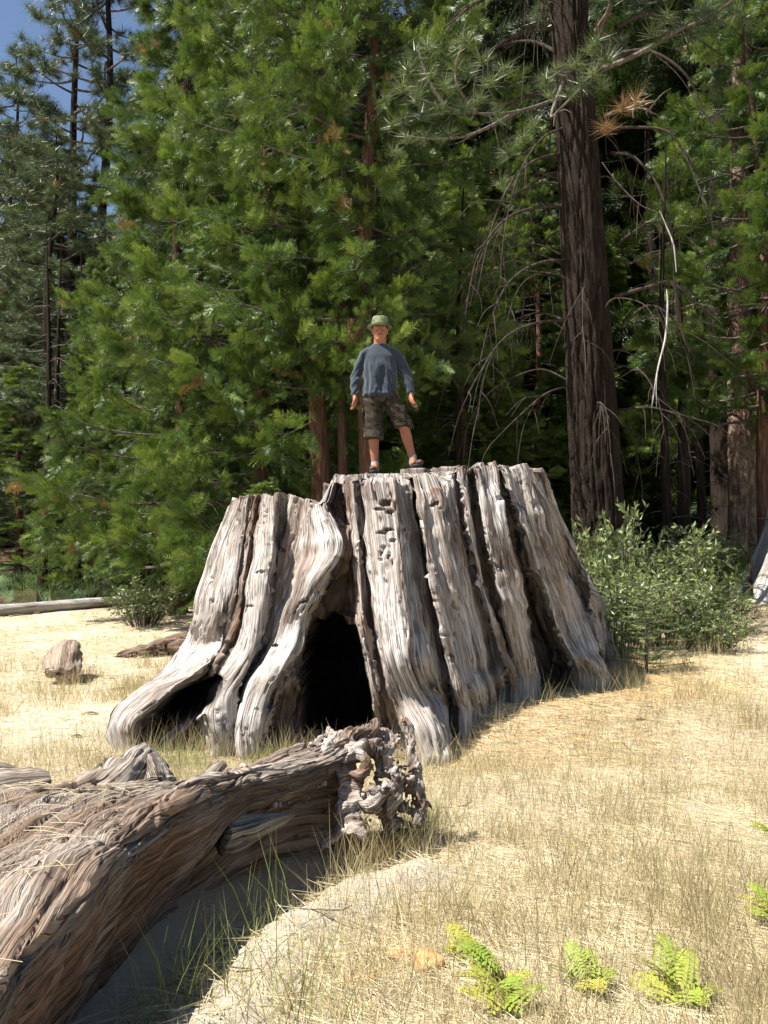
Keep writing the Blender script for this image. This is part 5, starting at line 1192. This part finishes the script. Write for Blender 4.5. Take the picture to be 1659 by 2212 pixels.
for x, y, s, sz, rz, lab in [(3.6, 11.5, 1.0, .85, 1, "willow shrub second from the stump, sunlit on top"), (4.4, 12.3, 1.05, .75, 2.2, "rightmost low willow shrub before the open shade"), (3.4, 13.0, 1.05, 1.55, 3.1, "taller willow shrub in front of the big pine's foot"), (4.6, 13.8, 1.1, 1.2, 4.2, "willow shrub behind the others, right of the big pine"),
                             (4.05, 11.0, .6, .42, 5.0, "small low willow shrub in front of the others"), (5.6, 16.0, 1.3, 1.0, .4, "loose shrub left of the dark sapling")]:
    copy_thing(w1, base(x, y), rz, (s, s, sz), label=lab, category="shrub", group=WG)
# fir seedling at the root's tip
rs = R_(61); pos, ax, up, tw = [], [], [], [simple_tube([(0, 0, 0), (0, 0, .45), (0, 0, .85)], [.014, .01, .004], 5, 6)]
for i in range(44):
    z = .06 + .76 * i / 44; a = i * 2.4; L = .34 * (1 - z / .95) + .06; d = np.array([math.cos(a), math.sin(a), .12]); tw.append(simple_tube([(0, 0, z), d * L * .5 + [0, 0, z], d * L + [0, 0, z]], [.004, .003, .0015], 3, 4))
    n = int(70 * L / .3); u = rs.uniform(.1, 1, n); s = np.array([-d[1], d[0], 0]); sg = rs.choice([-1, 1], n); pos.append(d * (L * u)[:, None] + [0, 0, z]); ax.append(s * sg[:, None] + d * .6 + rs.normal(size=(n, 3)) * .2)
pos, ax = np.concatenate(pos), np.concatenate(ax); n = len(pos)
V, F, t, dl = assemble([leaf_t(.06)], pos, ax, np.tile([0, 0, 1.], (n, 1)) + rs.normal(size=(n, 3)) * .2, rs.uniform(.035, .06, n), rs, np.clip(.6 + rs.normal(size=n) * .2, 0, 1))
fs = empty("fir_seedling", base(2.80, 9.55), label="small feathery fir seedling at the tip of the stump's right root", cat="seedling")
fs.scale = (1.35, 1.35, 1.2); tag(make_mesh("needles", V, F, M_LEAF, fs, False, attrs={'tint': t, 'dead': dl}), kind='stuff'); V, F = join(tw); make_mesh("stem", V, F, M_TWIG, fs, attrs={'grain': V})
# bracken fronds
def bracken(seed, L, n=13):
    rs = R_(seed); V, F, tn = [], [], []
    def tri(a, b, c): k = len(V); V.extend([a, b, c]); F.append((k, k + 1, k + 2))
    for i in range(n):
        f = (i + .5) / n; x = L * f; z = .16 * L * math.sin(f * 2.6); pl = L * .42 * (1 - f) ** .75 + .012
        for s in (-1, 1):
            an = rs.uniform(1.0, 1.2); d = np.array([math.cos(an), s * math.sin(an), -.12 + rs.normal() * .05]); nn = max(3, int(pl / .018)); nn = min(nn, 6)
            sd = np.array([-d[1], d[0], 0])
            for j in range(nn):
                g = (j + .2) / nn; b = np.array([x, 0, z]) + d * pl * g; w_ = pl * .24 * (1 - g) + .006; st = pl / nn * .42
                for q in (-1, 1): tri(b - d * st, b + d * st, b + d * st * .9 + sd * q * w_ + [0, 0, rs.normal() * .002])
            k = len(V)
        tn += []
    V = np.array(V); return V, np.array(F)
def fern_plant(x, y, fr, seed, **k):
    rs = R_(seed); b = base(x, y); t = empty("bracken_fern", b, **k)
    for i, (az, el, L, h, dead) in enumerate(fr):
        L *= rs.uniform(.55, .85); el = el * rs.uniform(.2, .75); V, F = bracken(seed * 10 + i, L); ca, sa, ce, se = math.cos(az), math.sin(az), math.cos(el), math.sin(el)
        x_, y_, z_ = V.T; X = x_ * ce - z_ * se; Z = x_ * se + z_ * ce + h; roll = rs.normal() * .25; Y_ = y_ * math.cos(roll); Z = Z + y_ * math.sin(roll)
        V2 = np.stack([X * ca - Y_ * sa, X * sa + Y_ * ca, Z], -1)
        fr_o = make_mesh("frond", V2, F, M_FERN, t, False, attrs={'tint': np.clip(.5 + .9 * dead + .25 * rs.normal() + .12 * rs.normal(size=len(V2)), 0, 1), 'dead': np.repeat((rs.rand(len(V2) // 3) < .07) * .8, 3)[:len(V2)] + .5 * sstep(.8, 1.0, x_ / L) * (rs.rand() < .4)})
        P = np.array([(0, 0, 0), (0.01, 0, h), (L * .5 * ce * ca, L * .5 * ce * sa, h + L * .5 * se + .075 * L), (L * ce * ca * .95, L * ce * sa * .95, h + L * se * .95 + .05 * L)]); sv, sf = simple_tube(P, [.003, .003, .002, .001], 4, 14)
        make_mesh("stalk", sv, sf, M_FERN, fr_o, attrs={'tint': np.full(len(sv), .9), 'dead': np.full(len(sv), .3)})
c = lambda px, py: gpt(px, py)[:2]
FE = [(1075,2155,[(2.2,.5,.26,.06,.15),(2.6,.9,.30,.10,.25),(1.9,.3,.24,.05,-.1),(.2,.2,.20,.04,.1),(-.8,.2,.22,.05,.0),(3.3,.3,.22,.05,.2)],"yellowing bracken plant at the bottom with a tall leaning frond"),
      (1010,2085,[(2.1,.9,.24,.05,.2),(1.4,.7,.16,.03,.3),(2.9,.4,.14,.02,.2)],"narrow yellow green bracken rising beside the orange stone"),
      (1262,2150,[(1.9,.7,.24,.07,-.25),(1.2,.7,.22,.06,-.2),(2.7,.4,.20,.04,-.15),(.3,.3,.20,.03,-.1),(-1.3,.2,.18,.05,.3)],"greenest bracken plant, bottom centre right"),
      (1470,2175,[(2.4,.5,.24,.06,.1),(1.6,.8,.26,.06,0),(.9,.8,.24,.07,-.2),(3.1,.2,.22,.04,.15),(.0,.2,.2,.03,.1),(-1.2,.1,.2,.05,.1)],"spreading bracken clump near the bottom right corner"),
      (1085,2205,[(3.0,.3,.24,.05,.1),(2.2,.6,.2,.05,.1),(.3,.4,.22,.04,.15),(1.4,.6,.16,.03,.1)],"bracken cut off by the bottom edge left of the greenest plant"),
      (1668,2000,[(2.9,.5,.2,.08,.25),(2.2,.6,.2,.1,.1),(3.6,.2,.2,.05,.2)],"small bracken at the right edge, lower one"),
      (1672,1850,[(3.1,.4,.20,.12,.3),(2.6,.6,.16,.12,.2)],"yellow bracken tip at the right edge, upper one")]
for i, (px, py, fr, lab) in enumerate(FE):
    q = c(px, py); fern_plant(q[0], q[1], fr, 70 + i, label=lab, cat="fern", group="bracken in the foreground")
# masses of bracken in the shade at the forest edge
def fern_bed(name, seed, pts, L, mat, label, tint):
    rs = R_(seed); T_ = [bracken(80 + i, 1.0, 8) for i in range(2)]
    P = np.array([(x, y, float(tz(x, y)) + rs.uniform(.05, .35)) for x, y in pts]); n = len(P); az = rs.uniform(0, 6.28, n)
    ax = np.stack([np.cos(az), np.sin(az), rs.uniform(-.1, .5, n)], -1)
    V, F, t, dl = assemble(T_, P, ax, rs.normal(size=(n, 3)) * .2 + [0, 0, 1], rs.uniform(*L, n), rs, np.clip(tint + rs.normal(size=n) * .2, 0, 1))
    return tag(make_mesh(name, V, F, mat, None, False, attrs={'tint': t, 'dead': dl}), label=label, kind='stuff')
rs = R_(62)
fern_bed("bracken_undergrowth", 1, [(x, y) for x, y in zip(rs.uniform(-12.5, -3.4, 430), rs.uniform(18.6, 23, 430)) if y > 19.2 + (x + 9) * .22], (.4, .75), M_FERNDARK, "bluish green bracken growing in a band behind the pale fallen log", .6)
fern_bed("bracken_undergrowth", 2, list(zip(rs.uniform(5.6, 9.5, 220), rs.uniform(15.5, 19.5, 220))), (.28, .5), M_FERN, "pale yellow green bracken lit by sun behind the willow shrubs", .45)
# low undergrowth leaf litter shrubs in the forest
u1 = None
for i, (x, y, s, lab) in enumerate([(-4.7, 17.4, .8, "dark twiggy bush at the foot of the leftmost cedar"), (2.2, 14.2, .9, "shrub behind the stump's right rim"), (1.3, 14.8, .8, "shrub behind the stump to the right of the man"), (9.0, 15.4, 1.0, "shrub at the right edge beyond the grey stump")]):
    copy_thing(w1, base(x, y), i * 1.7, (s * 1.3, s * 1.3, s), label=lab, category="shrub", group="bushes at the forest edge")

# ------------------------------------------------------------------ grass
def on_ground_ok(x, y):
    ok = (np.hypot(x - .1, (y - 9.7)) > 2.0)
    inlog = (seg_dist(x, y, [(-1.75, .2), (-1.75, 1.5), (-1.9, 3.0), (-1.35, 3.9)]) < .60) | (seg_dist(x, y, [(-1.2, 3.9), (-.5, 4.75)]) < .25)
    return ok & ~inlog
def blades(name, n, seed, fx, hmin, hmax, wid, lie, green, label=None, mat=None, dens=None, segs=3, dead=.1):
    rs = R_(seed); x, y = fx(rs, n); k = on_ground_ok(x, y)
    if dens is not None: k &= rs.rand(n) < dens(x, y)
    x, y = x[k], y[k]; n = len(x); z = tz(x, y) + sstep(7.5, 4, y) * .010 * fbm(x * 14, y * 14, 2, 3) * (np.abs(x) < 3)
    h = rs.uniform(hmin, hmax, n) * (.75 + .5 * rs.rand(n)); az = rs.uniform(0, 2 * np.pi, n)
    if lie: el = rs.uniform(-.02, .22, n); z = z + rs.uniform(.003, .022, n)
    else: el = rs.normal(1.32, .17, n)
    d = np.stack([np.cos(az) * np.cos(el), np.sin(az) * np.cos(el), np.sin(el)], -1)
    s = np.cross(d, np.stack([rs.normal(size=n) * .4, -np.ones(n), np.full(n, .4)], -1)); s /= np.linalg.norm(s, axis=1)[:, None] + 1e-9
    bend = np.stack([np.cos(az), np.sin(az), -.5 * np.ones(n)], -1) * (h * (rs.uniform(0, .30, n) if not lie else rs.uniform(-.15, .15, n)))[:, None]
    if lie: bend[:, 2] *= .1
    w_ = wid * rs.uniform(.6, 1.4, n) * np.maximum(1, y / 6.0)
    b = np.stack([x, y, z], -1); Vs = []
    for i, (g, ww) in enumerate([(0, 1), (.5, .8), (1, .12)] if segs == 3 else [(0, 1), (1, .5)]):
        c = b + d * (h * g)[:, None] + bend * g * g; Vs += [c - s * (w_ * ww)[:, None], c + s * (w_ * ww)[:, None]]
    V = np.stack(Vs, 1); m = V.shape[1]; f = np.array([(0, 1, 3, 2), (2, 3, 5, 4)] if m == 6 else [(0, 1, 3, 2)])
    F = (np.arange(n)[:, None, None] * m + f[None]).reshape(-1, 4)
    gz = fbm(x * .9, y * .9, 5, 2); t = np.clip(green + .25 * gz * -1 + rs.normal(size=n) * .2, 0, 1)
    o = make_mesh(name, V.reshape(-1, 3), F, mat or M_GRASS, None, False, attrs={'tint': np.repeat(t, m), 'dead': np.repeat((rs.rand(n) < dead) * rs.uniform(.4, 1, n), m)})
    return tag(o, label=label, kind='stuff')
def field(y0, y1, p=1.0):
    def f(rs, n):
        y = y0 * (y1 / y0) ** (rs.rand(n) ** p); x = rs.uniform(-.50, .50, n) * y; return x, y
    return f
def meadow(x, y): return (1 - .8 * bare(x, y)) * (1 - forest(x, y) * .8)
FERNP = [gpt(f[0], f[1])[:2] for f in FE]
def nofern(x, y):
    d = np.full(np.shape(x), 9.)
    for q in FERNP: d = np.minimum(d, np.hypot(x - q[0], y - q[1] + .1))
    return sstep(.05, .22, d)
blades("dry_grass", 95000, 1, field(2.4, 20, .9), .04, .10, .0013, False, .62, "short dry straw coloured grass covering the meadow", dens=lambda x, y: meadow(x, y) * np.clip(.25 + 1.1 * fbm(x * 2.0, y * 2.0, 3, 2), .04, 1) * nofern(x, y))
blades("straw_litter", 120000, 2, field(2.3, 19), .05, .16, .0013, True, .78, "flattened straw and dead stems lying on the soil", dens=lambda x, y: (1 - .86 * bare(x, y)), segs=2, dead=.2)
# tall seed stems gathered in clumps
def clumps(cs, spread):
    def f(rs, n):
        k = rs.randint(len(cs), size=n); q = np.array(cs)[k] + rs.normal(size=(n, 2)) * spread; return q[:, 0], q[:, 1]
    return f
rs = R_(71); cs = []
while len(cs) < 400:
    y = 2.7 * (14 / 2.7) ** rs.rand(); x = rs.uniform(-.46, .47) * y
    if meadow(x, y) > .45 and (x > -.3 or y > 5.2 or rs.rand() < .1): cs.append((x, y))
blades("tall_grass_stems", 20000, 3, clumps(cs, .10), .14, .36, .0010, False, .20, "taller tan green grass stems in scattered clumps over the meadow", dens=nofern, dead=.45)
near = [gpt(px, py)[:2] for px, py in [(345,2212),(400,2180),(470,2160),(590,2205),(540,2100),(620,2150),(380,2120),(570,2010),(330,2240),(500,2230),(640,2240),(700,2215)]]
GREEN = foliage_material("green_grass_blades", (.14, .19, .05), (.28, .33, .09), (.48, .46, .17), trans=.3, rough=.5, spec=.3)
blades("green_grass_tufts", 130, 4, clumps(near, .07), .20, .44, .0012, False, .35, "sparse tall green grass stems beside the driftwood log at the bottom", mat=GREEN)
near2 = [gpt(px, py)[:2] for px, py in [(700,1822),(740,1835),(830,1825),(900,1800),(925,1790),(880,1815),(780,1820),(560,1660),(620,1655),(420,1660),(385,1655),(340,1650),(560,1890),(500,1930),(600,1870),(650,1840),(340,1400),(355,1395)]]
blades("green_grass_tufts", 1300, 5, clumps(near2, .06), .08, .24, .0014, False, .4, "green and tan grass sprouting around the gnarled roots and the stump's foot", mat=GREEN)
rs = R_(73); parts = []
for i in range(150):
    y = 2.6 * (14 / 2.6) ** rs.rand(); x = rs.uniform(-.46, .47) * y
    if not on_ground_ok(np.array([x]), np.array([y]))[0]: continue
    a = rs.uniform(0, 6.28); l = rs.uniform(.03, .14); z = float(tz(x, y)) + .012; d = np.array([math.cos(a), math.sin(a), rs.uniform(-.05, .12)]) * l
    c_ = np.array([x, y, z]); parts.append(simple_tube([c_ - d, c_ + rs.normal(size=3) * .2 * l * [1, 1, .1], c_ + d], [.002, .004, .0015], 4, 6))
V, F = join(parts); tag(make_mesh("fallen_twigs", V, F, M_TWIG, None, attrs={'grain': V}), label="small dead twigs scattered over the dry grass", kind='stuff')
# orange pine needles heaped against the stump's right side
M_NEED = foliage_material("fallen_pine_needles", (.40, .24, .10), (.55, .38, .17), (.70, .54, .28), trans=.1)
blades("fallen_needles", 26000, 6, lambda rs, n: (rs.uniform(.5, 4.2, n), rs.uniform(6.9, 11.6, n)), .08, .20, .0013, True, .5, "orange tan pine needles heaped against the right foot of the stump", mat=M_NEED, dens=lambda x, y: np.exp(-(np.abs(np.hypot(x - .1, y - 9.7) - 2.5) / .7) ** 2) * (y < 11.5), segs=2)
# short stems standing on the log: a few fallen straws
rs = R_(72); n = 160
x = rs.uniform(-1.9, -.95, n); y = rs.uniform(1.9, 4.2, n)
from mathutils.bvhtree import BVHTree
bv = BVHTree.FromPolygons([tuple(v) for v in PLx[::3, ::3].reshape(-1, 3)], [tuple(int(i) for i in f) for f in grid_faces(*PLx[::3, ::3].shape[:2])])
parts = []
for i in range(n):
    h = bv.ray_cast(Vector((x[i], y[i], 2)), Vector((0, 0, -1)))
    if h[0] is None: continue
    b = np.array(h[0]) + [0, 0, .016]; a = rs.uniform(0, 6.28); l = rs.uniform(.04, .11); d = np.array([math.cos(a), math.sin(a), rs.uniform(-.05, .1)]) * l
    parts.append(simple_tube([b - d, b + [0, 0, rs.uniform(.002, .012)], b + d], [.0011, .0013, .0008], 3, 5))
V, F = join(parts); tag(make_mesh("straw_bits", V, F, M_GRASS, None, attrs={'tint': np.full(len(V), .8), 'dead': np.zeros(len(V))}), label="loose dry straws and needles lying on top of the driftwood log", kind='stuff')
